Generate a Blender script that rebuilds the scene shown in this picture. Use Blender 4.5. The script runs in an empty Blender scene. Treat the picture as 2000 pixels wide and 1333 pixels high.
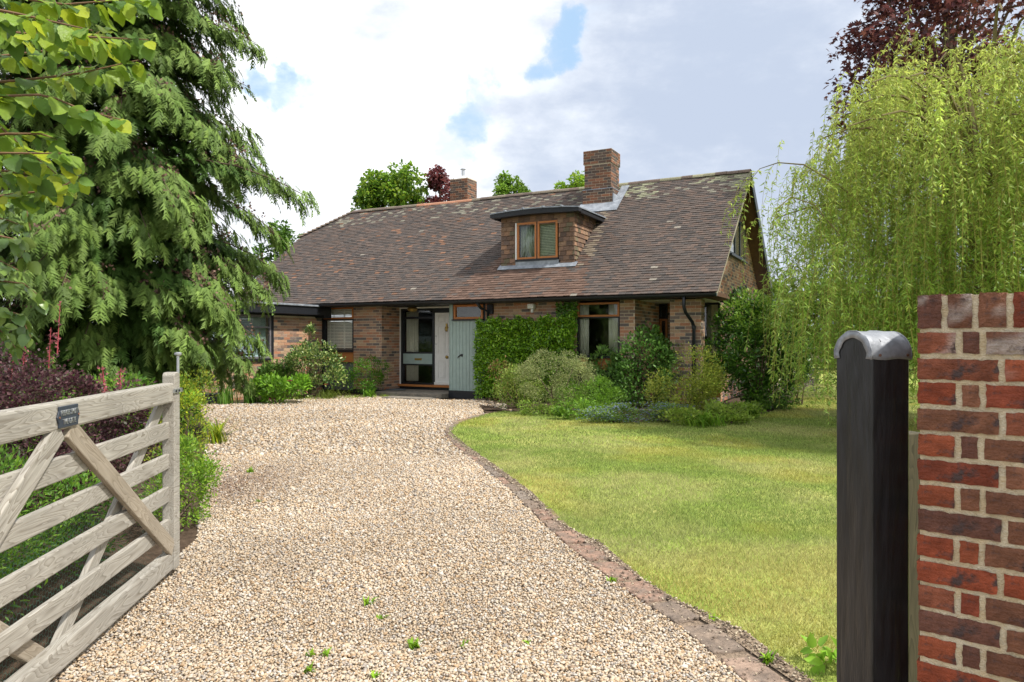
import bpy, math, random
import numpy as np
from mathutils import Vector, Matrix
random.seed(7); RNG = np.random.default_rng(11)
R = math.radians
SC = bpy.context.scene
COL = SC.collection

# ------------------------------------------------------------------ camera, sky, sun, exposure
FPX, CX, CY, EYE = 1400.0, 1000.0, 664.0, 1.5      # focal length in photo pixels, principal point, eye height
cd = bpy.data.cameras.new('camera'); cam = bpy.data.objects.new('camera', cd); COL.objects.link(cam)
cd.sensor_width = 36; cd.lens = FPX / 2000 * 36; cd.clip_start = .05; cd.clip_end = 2000
cd.shift_y = -(666.5 - CY) / 2000
cam.location = (0, 0, EYE); cam.rotation_euler = (R(90), 0, 0); SC.camera = cam

SUN_AZ, SUN_EL = R(117), R(54)                       # azimuth measured from +Y towards +X
world = bpy.data.worlds.new('World'); SC.world = world; world.use_nodes = True
wn, wl = world.node_tree.nodes, world.node_tree.links; wn.clear()
def W(t, **k):
    n = wn.new(t)
    for a, b in k.items(): setattr(n, a, b)
    return n
def wmath(op, a, b=None, c=None, clamp=False):
    n = W('ShaderNodeMath', operation=op, use_clamp=clamp)
    for i, x in enumerate((a, b, c)):
        if x is None: continue
        if isinstance(x, (int, float)): n.inputs[i].default_value = x
        else: wl.new(x, n.inputs[i])
    return n.outputs[0]
def wmix(f, a, b):
    n = W('ShaderNodeMix', data_type='RGBA')
    if isinstance(f, (int, float)): n.inputs[0].default_value = f
    else: wl.new(f, n.inputs[0])
    for i, x in ((6, a), (7, b)):
        if isinstance(x, tuple): n.inputs[i].default_value = x
        else: wl.new(x, n.inputs[i])
    return n.outputs[2]
def wsmooth(x, lo, hi):
    n = W('ShaderNodeMapRange', interpolation_type='SMOOTHSTEP'); wl.new(x, n.inputs[0])
    n.inputs[1].default_value = lo; n.inputs[2].default_value = hi
    return n.outputs[0]
sky = W('ShaderNodeTexSky', sky_type='NISHITA'); sky.sun_disc = False
sky.sun_elevation = SUN_EL; sky.sun_rotation = SUN_AZ
tc = W('ShaderNodeTexCoord'); nrm = W('ShaderNodeVectorMath', operation='NORMALIZE'); wl.new(tc.outputs['Generated'], nrm.inputs[0])
dirv = nrm.outputs[0]
def wnoise(scale, detail, rough=.55, off=(0, 0, 0), zs=1.8):
    m = W('ShaderNodeMapping'); m.inputs['Location'].default_value = off; m.inputs['Scale'].default_value = (1, 1, zs)
    wl.new(dirv, m.inputs[0])
    n = W('ShaderNodeTexNoise'); n.inputs['Scale'].default_value = scale; n.inputs['Detail'].default_value = detail
    n.inputs['Roughness'].default_value = rough; wl.new(m.outputs[0], n.inputs['Vector'])
    return n.outputs[0]
n_big = wnoise(2.6, 7, .56, (3.1, 1.7, .4))
n_mid = wnoise(6.5, 8, .58, (1.2, 4.4, 2.0))
n_shade = wnoise(3.4, 6, .55, (8.3, 2.2, 5.1))
def pdir(px, py):
    v = Vector(((px - CX) / FPX, 1, (CY - py) / FPX)); return v.normalized()
wv = W('ShaderNodeTexNoise'); wv.inputs['Scale'].default_value = 9; wv.inputs['Detail'].default_value = 6; wv.inputs['Roughness'].default_value = .6; wl.new(dirv, wv.inputs['Vector'])
wc = W('ShaderNodeVectorMath', operation='SUBTRACT'); wl.new(wv.outputs['Color'], wc.inputs[0]); wc.inputs[1].default_value = (.5, .5, .5)
ws_ = W('ShaderNodeVectorMath', operation='SCALE'); wl.new(wc.outputs[0], ws_.inputs[0]); ws_.inputs['Scale'].default_value = .14
wa = W('ShaderNodeVectorMath', operation='ADD'); wl.new(dirv, wa.inputs[0]); wl.new(ws_.outputs[0], wa.inputs[1])
wnm = W('ShaderNodeVectorMath', operation='NORMALIZE'); wl.new(wa.outputs[0], wnm.inputs[0]); dwarp = wnm.outputs[0]
gap = None                                          # blue openings in the cloud cover
for px, py, rad, amp in ((1105, 75, 1.0, .20), (1080, 98, .9, .18), (1055, 122, .8, .15), (905, 225, 1.5, .19), (935, 188, 1.1, .13), (885, 275, 1.1, .15), (870, 255, 1.0, .13), (500, 176, 1.0, .18), (545, 182, 1.1, .18), (590, 184, 1.0, .15), (630, 186, .8, .12)):
    d = W('ShaderNodeVectorMath', operation='DOT_PRODUCT'); wl.new(dwarp, d.inputs[0]); d.inputs[1].default_value = pdir(px, py)
    g = wmath('MULTIPLY', wsmooth(d.outputs['Value'], math.cos(R(rad * 1.75)), math.cos(R(rad * .1))), amp)
    gap = g if gap is None else wmath('MAXIMUM', gap, g)
billow = wnoise(11, 9, .62, (2.2, 7.4, 1.0), 2.2)
cover = wmath('ADD', wmath('MULTIPLY', n_big, .4), wmath('ADD', wmath('MULTIPLY', n_mid, .35), wmath('MULTIPLY', billow, .25)))
cover = wmath('SUBTRACT', wmath('ADD', cover, .12), gap)
mask = wsmooth(cover, .36, .58)
d = W('ShaderNodeVectorMath', operation='DOT_PRODUCT'); wl.new(dwarp, d.inputs[0]); d.inputs[1].default_value = pdir(1560, 260)
bank = wsmooth(d.outputs['Value'], math.cos(R(26)), math.cos(R(4)))
grey = wmath('ADD', wmath('MULTIPLY', bank, .34), wmath('MULTIPLY', wmath('ADD', n_shade, wmath('ADD', wmath('MULTIPLY', n_mid, .6), wmath('MULTIPLY', billow, .65))), .72))
grey = wsmooth(grey, .58, 1.20)
crp = W('ShaderNodeValToRGB'); wl.new(grey, crp.inputs[0])
for q, (p_, c_) in enumerate(((0., (.85, .86, .88, 1)), (.30, (.60, .615, .645, 1)), (.62, (.44, .475, .535, 1)), (1., (.31, .355, .44, 1)))):
    e_ = crp.color_ramp.elements[q] if q < 2 else crp.color_ramp.elements.new(p_)
    e_.position = p_; e_.color = c_
crm = W('ShaderNodeVectorMath', operation='SCALE'); wl.new(crp.outputs[0], crm.inputs[0]); crm.inputs['Scale'].default_value = 7.4
cloud = crm.outputs[0]
blue = wmix(.88, sky.outputs[0], (1.95, 2.8, 3.8, 1))
bg = W('ShaderNodeBackground'); bg.inputs['Strength'].default_value = .1
wl.new(wmix(mask, blue, cloud), bg.inputs['Color'])
wo = W('ShaderNodeOutputWorld'); wl.new(bg.outputs[0], wo.inputs[0])

sl = bpy.data.lights.new('sun', 'SUN'); sl.energy = 2.1; sl.angle = R(2.5); sl.color = (1, .95, .87)
so = bpy.data.objects.new('sun', sl); COL.objects.link(so)
sdir = Vector((math.sin(SUN_AZ) * math.cos(SUN_EL), math.cos(SUN_AZ) * math.cos(SUN_EL), math.sin(SUN_EL)))
so.rotation_euler = (-sdir).to_track_quat('-Z', 'Y').to_euler(); so.location = (20, 5, 30)
SC.view_settings.view_transform = 'Standard'; SC.view_settings.look = 'None'
SC.view_settings.exposure = 1.38; SC.view_settings.gamma = 1.0
SC.render.engine = 'CYCLES'; SC.cycles.use_denoising = True
SC.cycles.max_bounces = 6; SC.cycles.transparent_max_bounces = 12; SC.cycles.diffuse_bounces = 4

# ------------------------------------------------------------------ helpers
def at(px, py, D):                                   # point at distance D (metres ahead) seen at a photo pixel
    return np.array([(px - CX) / FPX * D, D, EYE - (py - CY) / FPX * D])
def gp(px, py, z=0.):
    D = FPX * (EYE - z) / (py - CY); return np.array([(px - CX) / FPX * D, D, z])
HO = np.array([2.66, 16.2]); TH = R(27.3); HU = np.array([math.cos(TH), -math.sin(TH)]); HV = np.array([math.sin(TH), math.cos(TH)])
def hw(u, v, z=0.):                                  # house coordinates (along front, depth, height) to world
    p = HO + HU * u + HV * v; return np.array([p[0], p[1], z])

def make_mesh(name, V, F, C=None, smooth=False):
    V = np.asarray(V, np.float32); F = [np.asarray(f, np.int32) for f in (F if isinstance(F, list) and len(F) and isinstance(F[0], np.ndarray) else [F])]
    me = bpy.data.meshes.new(name); me.vertices.add(len(V)); me.vertices.foreach_set('co', V.ravel())
    nl = sum(f.size for f in F); me.loops.add(nl); me.loops.foreach_set('vertex_index', np.concatenate([f.ravel() for f in F]))
    st = []; o = 0
    for f in F: st.append(o + np.arange(len(f)) * f.shape[1]); o += f.size
    me.polygons.add(sum(len(f) for f in F)); me.polygons.foreach_set('loop_start', np.concatenate(st).astype(np.int32))
    me.update(calc_edges=True); me.validate()
    if C is not None:
        C = np.asarray(C, np.float32)
        if C.ndim == 1: C = np.tile(C, (len(V), 1))
        a = me.color_attributes.new('Col', 'FLOAT_COLOR', 'POINT')
        a.data.foreach_set('color', np.concatenate([C[:, :3], np.ones((len(C), 1), np.float32)], 1).ravel())
    if smooth: me.polygons.foreach_set('use_smooth', np.ones(len(me.polygons), bool))
    return me
def link(name, me, mat=None, parent=None, loc=None, rot=None):
    o = bpy.data.objects.new(name, me); COL.objects.link(o)
    if mat is not None and me is not None and not me.materials: me.materials.append(mat)
    if parent is not None: o.parent = parent
    if loc is not None: o.location = loc
    if rot is not None: o.rotation_euler = rot
    return o
def tag(o, label=None, cat=None, group=None, kind=None):
    for k, v in (('label', label), ('category', cat), ('group', group), ('kind', kind)):
        if v: o[k] = v
    return o
def empty(name, loc, label=None, cat=None, group=None, rot=None):
    o = bpy.data.objects.new(name, None); COL.objects.link(o); o.location = loc; o.empty_display_size = .2
    if rot: o.rotation_euler = rot
    return tag(o, label, cat, group)
class MB:                                            # collects shapes, then links them as ONE mesh object
    def __init__(s): s.V = []; s.F = []; s.C = []; s.n = 0
    def add(s, V, F, c=(1, 1, 1)):
        V = np.asarray(V, float); s.V.append(V)
        s.F += [tuple(int(i) + s.n for i in f) for f in F]
        s.C.append(np.tile(np.asarray(c, float)[:3], (len(V), 1)) if np.ndim(c) == 1 else np.asarray(c)); s.n += len(V); return s
    def box(s, x0, x1, y0, y1, z0, z1, c=(1, 1, 1)):
        V = [(x, y, z) for z in (z0, z1) for y in (y0, y1) for x in (x0, x1)]
        return s.add(V, [(0, 2, 3, 1), (4, 5, 7, 6), (0, 1, 5, 4), (2, 6, 7, 3), (0, 4, 6, 2), (1, 3, 7, 5)], c)
    def prism(s, poly, off, c=(1, 1, 1)):           # polygon of 3-D points extruded by off
        P = np.asarray(poly, float); n = len(P); off = np.asarray(off, float)
        V = np.concatenate([P, P + off])
        return s.add(V, [tuple(range(n - 1, -1, -1)), tuple(range(n, 2 * n))] + [(i, (i + 1) % n, n + (i + 1) % n, n + i) for i in range(n)], c)
    def tube(s, pts, rad, seg=6, c=(1, 1, 1), cap=True):
        P = np.asarray(pts, float); n = len(P); rad = np.broadcast_to(np.asarray(rad, float), (n,))
        T = np.gradient(P, axis=0); T /= np.linalg.norm(T, axis=1, keepdims=True) + 1e-9
        ref = np.array([0, 0, 1.]) if abs(T[:, 2]).mean() < .8 else np.array([1., 0, 0])
        B = np.cross(T, ref); B /= np.linalg.norm(B, axis=1, keepdims=True) + 1e-9; N = np.cross(B, T)
        a = np.linspace(0, 2 * math.pi, seg, endpoint=False)
        V = P[:, None] + rad[:, None, None] * (np.cos(a)[None, :, None] * B[:, None] + np.sin(a)[None, :, None] * N[:, None])
        F = [(i * seg + k, i * seg + (k + 1) % seg, (i + 1) * seg + (k + 1) % seg, (i + 1) * seg + k) for i in range(n - 1) for k in range(seg)]
        if cap: F += [tuple(range(seg - 1, -1, -1)), tuple((n - 1) * seg + k for k in range(seg))]
        return s.add(V.reshape(-1, 3), F, c)
    def lathe(s, prof, cen=(0, 0, 0), seg=16, c=(1, 1, 1), axis='z'):
        a = np.linspace(0, 2 * math.pi, seg, endpoint=False); V = []
        for r, h in prof:
            for t in a:
                p = (r * math.cos(t), r * math.sin(t), h) if axis == 'z' else (r * math.cos(t), h, r * math.sin(t))
                V.append((p[0] + cen[0], p[1] + cen[1], p[2] + cen[2]))
        n = len(prof); F = [(i * seg + k, i * seg + (k + 1) % seg, (i + 1) * seg + (k + 1) % seg, (i + 1) * seg + k) for i in range(n - 1) for k in range(seg)]
        F += [tuple(range(seg - 1, -1, -1)), tuple((n - 1) * seg + k for k in range(seg))]
        return s.add(V, F, c)
    def mesh(s, name, smooth=False):
        me = bpy.data.meshes.new(name); me.from_pydata(np.concatenate(s.V).tolist(), [], s.F); me.update()
        a = me.color_attributes.new('Col', 'FLOAT_COLOR', 'POINT'); C = np.concatenate(s.C)
        a.data.foreach_set('color', np.concatenate([C, np.ones((len(C), 1))], 1).astype(np.float32).ravel())
        if smooth: me.polygons.foreach_set('use_smooth', np.ones(len(me.polygons), bool))
        return me
    def build(s, name, mat, parent=None, loc=None, rot=None, bevel=0, smooth=False):
        o = link(name, s.mesh(name, smooth), mat, parent, loc, rot)
        if bevel:
            m = o.modifiers.new('bevel', 'BEVEL'); m.width = bevel; m.segments = 2; m.limit_method = 'ANGLE'
        return o
def bx(name, mat, parent, x0, x1, y0, y1, z0, z1, bevel=0, c=(1, 1, 1)):
    return MB().box(x0, x1, y0, y1, z0, z1, c).build(name, mat, parent, bevel=bevel)

# ------------------------------------------------------------------ materials
def mat(name, col=None, rough=.6, attr=False, nscale=6, namt=.25, bump=.0, bscale=40, spec=.4, metal=0, trans=0, col2=None, stretch=(1, 1, 1), coat=0, c2lo=.4, c2hi=.65):
    m = bpy.data.materials.new(name); m.use_nodes = True; nt = m.node_tree; N, L = nt.nodes, nt.links
    p = N['Principled BSDF']; out = N['Material Output']
    p.inputs['Roughness'].default_value = rough; p.inputs['Specular IOR Level'].default_value = spec; p.inputs['Metallic'].default_value = metal
    p.inputs['Coat Weight'].default_value = coat
    t = N.new('ShaderNodeTexCoord'); mp = N.new('ShaderNodeMapping'); mp.inputs['Scale'].default_value = stretch; L.new(t.outputs['Object'], mp.inputs[0])
    if attr:
        a = N.new('ShaderNodeAttribute'); a.attribute_name = 'Col'; src = a.outputs['Color']
    else:
        r = N.new('ShaderNodeRGB'); r.outputs[0].default_value = (*col, 1); src = r.outputs[0]
    nz = N.new('ShaderNodeTexNoise'); nz.inputs['Scale'].default_value = nscale; nz.inputs['Detail'].default_value = 6; nz.inputs['Roughness'].default_value = .62; L.new(mp.outputs[0], nz.inputs['Vector'])
    if col2 is not None:
        mr = N.new('ShaderNodeMapRange'); mr.inputs[1].default_value = c2lo; mr.inputs[2].default_value = c2hi; L.new(nz.outputs[0], mr.inputs[0])
        mx = N.new('ShaderNodeMix'); mx.data_type = 'RGBA'; L.new(mr.outputs[0], mx.inputs[0]); L.new(src, mx.inputs[6]); mx.inputs[7].default_value = (*col2, 1); src = mx.outputs[2]
    if namt:
        n2 = N.new('ShaderNodeTexNoise'); n2.inputs['Scale'].default_value = nscale * 2.7; n2.inputs['Detail'].default_value = 5; L.new(mp.outputs[0], n2.inputs['Vector'])
        mr2 = N.new('ShaderNodeMapRange'); mr2.inputs[1].default_value = .25; mr2.inputs[2].default_value = .75; mr2.inputs[3].default_value = 1 - namt; mr2.inputs[4].default_value = 1 + namt; L.new(n2.outputs[0], mr2.inputs[0])
        hs = N.new('ShaderNodeHueSaturation'); L.new(mr2.outputs[0], hs.inputs['Value']); L.new(src, hs.inputs['Color']); src = hs.outputs[0]
    L.new(src, p.inputs['Base Color'])
    if bump:
        nb = N.new('ShaderNodeTexNoise'); nb.inputs['Scale'].default_value = bscale; nb.inputs['Detail'].default_value = 5; L.new(mp.outputs[0], nb.inputs['Vector'])
        b = N.new('ShaderNodeBump'); b.inputs['Strength'].default_value = bump; b.inputs['Distance'].default_value = .02; L.new(nb.outputs[0], b.inputs['Height']); L.new(b.outputs[0], p.inputs['Normal'])
    if trans:
        tr = N.new('ShaderNodeBsdfTranslucent'); g = N.new('ShaderNodeGamma'); g.inputs[1].default_value = .85; L.new(src, g.inputs[0]); L.new(g.outputs[0], tr.inputs[0])
        ms = N.new('ShaderNodeMixShader'); ms.inputs[0].default_value = trans; L.new(p.outputs[0], ms.inputs[1]); L.new(tr.outputs[0], ms.inputs[2]); L.new(ms.outputs[0], out.inputs[0])
    return m
def glass_mat():
    m = bpy.data.materials.new('window_glass'); m.use_nodes = True; N, L = m.node_tree.nodes, m.node_tree.links; N.clear()
    o = N.new('ShaderNodeOutputMaterial'); lw = N.new('ShaderNodeLayerWeight'); lw.inputs[0].default_value = .5; pw = N.new('ShaderNodeMath'); pw.operation = 'POWER'; pw.inputs[1].default_value = 4.5; L.new(lw.outputs['Facing'], pw.inputs[0]); f = N.new('ShaderNodeMath'); f.operation = 'MULTIPLY_ADD'; f.inputs[1].default_value = .85; f.inputs[2].default_value = .045; L.new(pw.outputs[0], f.inputs[0])
    t = N.new('ShaderNodeBsdfTransparent'); t.inputs[0].default_value = (.95, .97, .96, 1); g = N.new('ShaderNodeBsdfGlossy'); g.inputs['Roughness'].default_value = .01
    x = N.new('ShaderNodeMixShader'); L.new(f.outputs[0], x.inputs[0]); L.new(t.outputs[0], x.inputs[1]); L.new(g.outputs[0], x.inputs[2]); L.new(x.outputs[0], o.inputs[0])
    return m
def wood_mat(name, c1, c2, c3, scale=1.0, rough=.75):   # grain runs along local X, with knots
    m = bpy.data.materials.new(name); m.use_nodes = True; N, L = m.node_tree.nodes, m.node_tree.links; p = N['Principled BSDF']
    p.inputs['Roughness'].default_value = rough; p.inputs['Specular IOR Level'].default_value = .25
    t = N.new('ShaderNodeTexCoord'); oi = N.new('ShaderNodeObjectInfo'); ad = N.new('ShaderNodeVectorMath'); ad.operation = 'ADD'
    sc = N.new('ShaderNodeVectorMath'); sc.operation = 'SCALE'; sc.inputs['Scale'].default_value = 13; cb = N.new('ShaderNodeCombineXYZ')
    for i in range(3): L.new(oi.outputs['Random'], cb.inputs[i])
    L.new(cb.outputs[0], sc.inputs[0]); L.new(t.outputs['Object'], ad.inputs[0]); L.new(sc.outputs[0], ad.inputs[1])
    mp = N.new('ShaderNodeMapping'); mp.inputs['Scale'].default_value = (1.1 * scale, 7 * scale, 7 * scale); L.new(ad.outputs[0], mp.inputs[0])
    n1 = N.new('ShaderNodeTexNoise'); n1.inputs['Scale'].default_value = 1.6; n1.inputs['Detail'].default_value = 2; n1.inputs['Distortion'].default_value = .6; L.new(mp.outputs[0], n1.inputs['Vector'])
    mu = N.new('ShaderNodeMath'); mu.operation = 'MULTIPLY'; mu.inputs[1].default_value = 15; L.new(n1.outputs[0], mu.inputs[0])
    fr = N.new('ShaderNodeMath'); fr.operation = 'FRACT'; L.new(mu.outputs[0], fr.inputs[0])
    mp2 = N.new('ShaderNodeMapping'); mp2.inputs['Scale'].default_value = (4 * scale, 130 * scale, 130 * scale); L.new(ad.outputs[0], mp2.inputs[0])
    n2 = N.new('ShaderNodeTexNoise'); n2.inputs['Scale'].default_value = 1; n2.inputs['Detail'].default_value = 4; L.new(mp2.outputs[0], n2.inputs['Vector'])
    n3 = N.new('ShaderNodeTexNoise'); n3.inputs['Scale'].default_value = 3; n3.inputs['Detail'].default_value = 4; L.new(ad.outputs[0], n3.inputs['Vector'])
    r1 = N.new('ShaderNodeValToRGB'); r1.color_ramp.elements[0].color = (*c1, 1); r1.color_ramp.elements[1].color = (*c2, 1); r1.color_ramp.elements[0].position = .0; r1.color_ramp.elements[1].position = .95
    e = r1.color_ramp.elements.new(.7); e.color = (*[.5 * (a + b) for a, b in zip(c1, c2)], 1); L.new(fr.outputs[0], r1.inputs[0])
    mr = N.new('ShaderNodeMapRange'); mr.inputs[1].default_value = .35; mr.inputs[2].default_value = .7; mr.inputs[3].default_value = 0; mr.inputs[4].default_value = .75; L.new(n2.outputs[0], mr.inputs[0])
    mx = N.new('ShaderNodeMix'); mx.data_type = 'RGBA'; L.new(mr.outputs[0], mx.inputs[0]); L.new(r1.outputs[0], mx.inputs[6]); mx.inputs[7].default_value = (*c3, 1)
    hs = N.new('ShaderNodeHueSaturation'); mr3 = N.new('ShaderNodeMapRange'); mr3.inputs[3].default_value = .7; mr3.inputs[4].default_value = 1.3; L.new(n3.outputs[0], mr3.inputs[0]); L.new(mr3.outputs[0], hs.inputs['Value']); L.new(mx.outputs[2], hs.inputs['Color'])
    L.new(hs.outputs[0], p.inputs['Base Color'])
    b = N.new('ShaderNodeBump'); b.inputs['Strength'].default_value = .35; b.inputs['Distance'].default_value = .004; L.new(n2.outputs[0], b.inputs['Height']); L.new(b.outputs[0], p.inputs['Normal'])
    return m
M = {
 'brick': mat('house_brick', attr=True, rough=.9, nscale=18, namt=.22, bump=.5, bscale=90, spec=.2),
 'mortar': mat('mortar', (.62, .53, .40), .95, nscale=14, namt=.2, bump=.4, bscale=120, spec=.1),
 'mortar2': mat('wall_mortar', (.56, .455, .295), .95, nscale=20, namt=.16, bump=.7, bscale=160, spec=.1, col2=(.60, .53, .40)),
 'tile': mat('roof_tile', attr=True, rough=.88, nscale=14, namt=.28, bump=.4, bscale=80, spec=.25),
 'lead': mat('lead_sheet', (.22, .245, .28), .55, nscale=5, namt=.2, bump=.25, bscale=14, spec=.5, metal=.2, col2=(.34, .37, .41)),
 'black': mat('black_paint', (.016, .018, .022), .42, nscale=8, namt=.25, bump=.08, bscale=30),
 'blackgreen': mat('dark_green_paint', (.02, .035, .038), .45, nscale=8, namt=.2),
 'orange': mat('orange_stained_timber', (.45, .17, .05), .5, nscale=5, namt=.22, stretch=(1, 1, 6)),
 'white': mat('white_paint', (.82, .82, .80), .4, nscale=3, namt=.05),
 'teal': mat('sage_paint', (.31, .405, .38), .5, nscale=3, namt=.09, bump=.06, bscale=30),
 'curtain': mat('curtain_cloth', (.78, .76, .64), .9, nscale=4, namt=.08, trans=.25),
 'blind': mat('blind_slat', (.82, .8, .74), .6, nscale=4, namt=.05),
 'brass': mat('brass', (.42, .29, .09), .35, metal=.9, nscale=9, namt=.15),
 'steel': mat('galvanised_steel', (.5, .52, .54), .42, metal=.8, nscale=30, namt=.15),
 'dark': mat('dark_interior', (.05, .045, .04), .9, nscale=2, namt=.2),
 'stone': mat('york_stone', (.27, .235, .19), .9, nscale=7, namt=.25, bump=.5, bscale=30, spec=.2, col2=(.18, .165, .14)),
 'soffit': mat('brown_soffit_board', (.115, .058, .028), .7, nscale=3, namt=.25),
 'slate': mat('slate', (.10, .115, .13), .55, nscale=6, namt=.2, bump=.3),
 'leaf': mat('leaf', attr=True, rough=.48, namt=0, spec=.4, trans=.42),
 'gloss': mat('glossy_leaf', attr=True, rough=.33, namt=0, spec=.5, trans=.25),
 'bigleaf': mat('large_leaf', attr=True, rough=.38, nscale=60, namt=.12, spec=.4, trans=.45, bump=.3, bscale=70),
 'needle': mat('conifer_spray', attr=True, rough=.6, namt=0, spec=.25, trans=.22),
 'bark': mat('bark', (.13, .095, .065), .9, nscale=9, namt=.35, bump=.8, bscale=20, spec=.1, stretch=(1, 1, .3)),
 'twig': mat('twig', attr=True, rough=.7, namt=.15, spec=.2),
 'pebble': mat('pebble', attr=True, rough=.75, nscale=60, namt=.14, spec=.3),
 'grass': mat('grass_blade', attr=True, rough=.55, namt=0, spec=.25, trans=.35),
 'wall_brick': mat('wall_brick', attr=True, rough=.86, nscale=16, namt=.25, bump=.8, bscale=110, spec=.25, col2=(.075, .05, .048), c2lo=.53, c2hi=.64),
 'edging': mat('edging_stone', attr=True, rough=.92, nscale=9, namt=.3, bump=.8, bscale=45, spec=.15, col2=(.17, .135, .11)),
 'gate': wood_mat('weathered_gate_wood', (.42, .395, .345), (.20, .175, .14), (.28, .265, .235)),
 'gate_new': wood_mat('paler_gate_wood', (.37, .32, .25), (.21, .17, .12), (.28, .24, .19)),
 'stake': wood_mat('mossy_stake_wood', (.10, .088, .055), (.05, .045, .028), (.075, .068, .045)),
 'glass': glass_mat(),
}

# ------------------------------------------------------------------ ground, drive, lawn, beds
def sheet(name, pts, z, m, kind='structure', thick=0.):
    import bmesh
    bm = bmesh.new(); vs = [bm.verts.new((p[0], p[1], z)) for p in pts]; f = bm.faces.new(vs)
    if f.normal.z < 0: f.normal_flip()
    bm.normal_update()
    if f.normal.z < 0: f.normal_flip()
    if thick:
        r = bmesh.ops.extrude_face_region(bm, geom=[f]); 
        for v in [g for g in r['geom'] if isinstance(g, bmesh.types.BMVert)]: v.co.z = z
        for v in vs: v.co.z = z - thick
    bmesh.ops.triangulate(bm, faces=bm.faces[:]); me = bpy.data.meshes.new(name); bm.to_mesh(me); bm.free()
    o = link(name, me, m); o['kind'] = kind; return o
def inside(P, poly):
    P = np.asarray(P); x, y = P[:, 0], P[:, 1]; r = np.zeros(len(P), bool); n = len(poly); j = n - 1
    for i in range(n):
        xi, yi, xj, yj = poly[i][0], poly[i][1], poly[j][0], poly[j][1]
        c = ((yi > y) != (yj > y)) & (x < (xj - xi) * (y - yi) / (yj - yi + 1e-12) + xi); r ^= c; j = i
    return r
def vnoise(P, s, seed=0, oct=3):                      # cheap value noise on XY, 0..1
    P = np.asarray(P)[:, :2] * s; out = np.zeros(len(P)); amp = 1; tot = 0
    for k in range(oct):
        Q = P * 2 ** k + seed * 17.3 + k * 5.1; i = np.floor(Q).astype(np.int64); f = Q - i; f = f * f * (3 - 2 * f)
        def h(a, b):
            n = (a * 374761393 + b * 668265263 + seed * 1013) & 0x7fffffff; n = ((n ^ (n >> 13)) * 1274126177) & 0x7fffffff
            return ((n ^ (n >> 16)) & 0xffff) / 65535.
        v = (h(i[:, 0], i[:, 1]) * (1 - f[:, 0]) + h(i[:, 0] + 1, i[:, 1]) * f[:, 0]) * (1 - f[:, 1]) + (h(i[:, 0], i[:, 1] + 1) * (1 - f[:, 0]) + h(i[:, 0] + 1, i[:, 1] + 1) * f[:, 0]) * f[:, 1]
        out += amp * v; tot += amp; amp *= .5
    return out / tot

EDGE_L = [(1600, 1480), (1448, 1333), (1336, 1236), (1244, 1174), (1199, 1141), (1107, 1070), (1066, 1033), (1004, 967), (941, 915), (893, 878), (868, 850), (870, 838), (893, 823), (945, 809)]
EDGE_R = [(1760, 1480), (1560, 1333), (1425, 1240), (1318, 1176), (1262, 1138), (1155, 1066), (1100, 1028), (1028, 962), (958, 912), (905, 876), (876, 850), (878, 839), (899, 825), (947, 811)]
edge_l = [gp(*p) for p in EDGE_L]; edge_r = [gp(*p) for p in EDGE_R]
drive_left = [(-700, 1480), (40, 1333), (200, 1190), (330, 1105), (385, 1055), (396, 940), (398, 880), (408, 830), (378, 798), (392, 791), (470, 788), (565, 783), (640, 775), (735, 774)]
drive_poly = [gp(*p) for p in reversed(drive_left)] + [np.array([-2.2, -1.5, 0]), np.array([2.2, -1.5, 0])] + [p for p in edge_l] + [gp(935, 792), gp(880, 783)]
m_ground = mat('garden_earth', (.085, .06, .04), .95, nscale=1.2, namt=.3, bump=.8, bscale=8, spec=.1, col2=(.07, .10, .03))
m_bed = mat('bed_soil', (.075, .052, .036), .95, nscale=6, namt=.35, bump=1, bscale=25, spec=.1)
m_drive = mat('gravel_bed', (.42, .33, .235), .9, nscale=70, namt=.35, bump=1, bscale=120, spec=.2, col2=(.52, .43, .33))
m_lawn = mat('lawn_turf', (.225, .30, .055), .9, nscale=.9, namt=.25, bump=.8, bscale=60, spec=.1, col2=(.40, .38, .13), c2lo=.45, c2hi=.68)
g = 500
sheet('ground', [(-g, -g), (g, -g), (g, g), (-g, g)], -.04, m_ground)
sheet('gravel_drive', drive_poly, 0, m_drive)
lawn_poly = [p + np.array([.0, 0, 0]) for p in edge_r] + [gp(1010, 800), gp(1200, 790), hw(3, 2), hw(3, 14), np.array([6, 45, 0]), np.array([40, 45, 0]), np.array([40, -2, 0]), np.array([3.2, -2, 0])]
sheet('lawn', lawn_poly, .012, m_lawn, thick=.03)
bed_r = [gp(945, 803), gp(1010, 806), gp(1100, 813), gp(1180, 821), gp(1300, 827), gp(1420, 825), gp(1500, 808), gp(1545, 790), hw(3.4, 3.2), hw(1.75, 3.2), hw(1.75, 0), hw(-3.75, 0)]
sheet('flower_bed', bed_r, .028, m_bed)
sheet('flower_bed', [gp(872, 779), gp(884, 786), gp(938, 796), gp(950, 808), gp(1020, 809), hw(-1.9, -.5), hw(-3.7, 0), hw(-4.85, -.02)], .005, m_bed)
bed_l = [gp(378, 800), gp(392, 793), gp(470, 790), gp(565, 785), gp(640, 777), gp(735, 774), hw(-7.0, 0), hw(-9.05, 0), hw(-9.05, -4.4)]
sheet('flower_bed', bed_l, .012, m_bed)
bed_g = [gp(-700, 1480), gp(40, 1333), gp(200, 1190), gp(330, 1105), gp(385, 1055), gp(396, 940), gp(398, 880), gp(408, 830), gp(378, 798), hw(-9.05, -4.4), hw(-9.4, -4.4), np.array([-16, 16, 0]), np.array([-16, 0, 0])]
sheet('flower_bed', bed_g, .008, m_bed)

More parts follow.
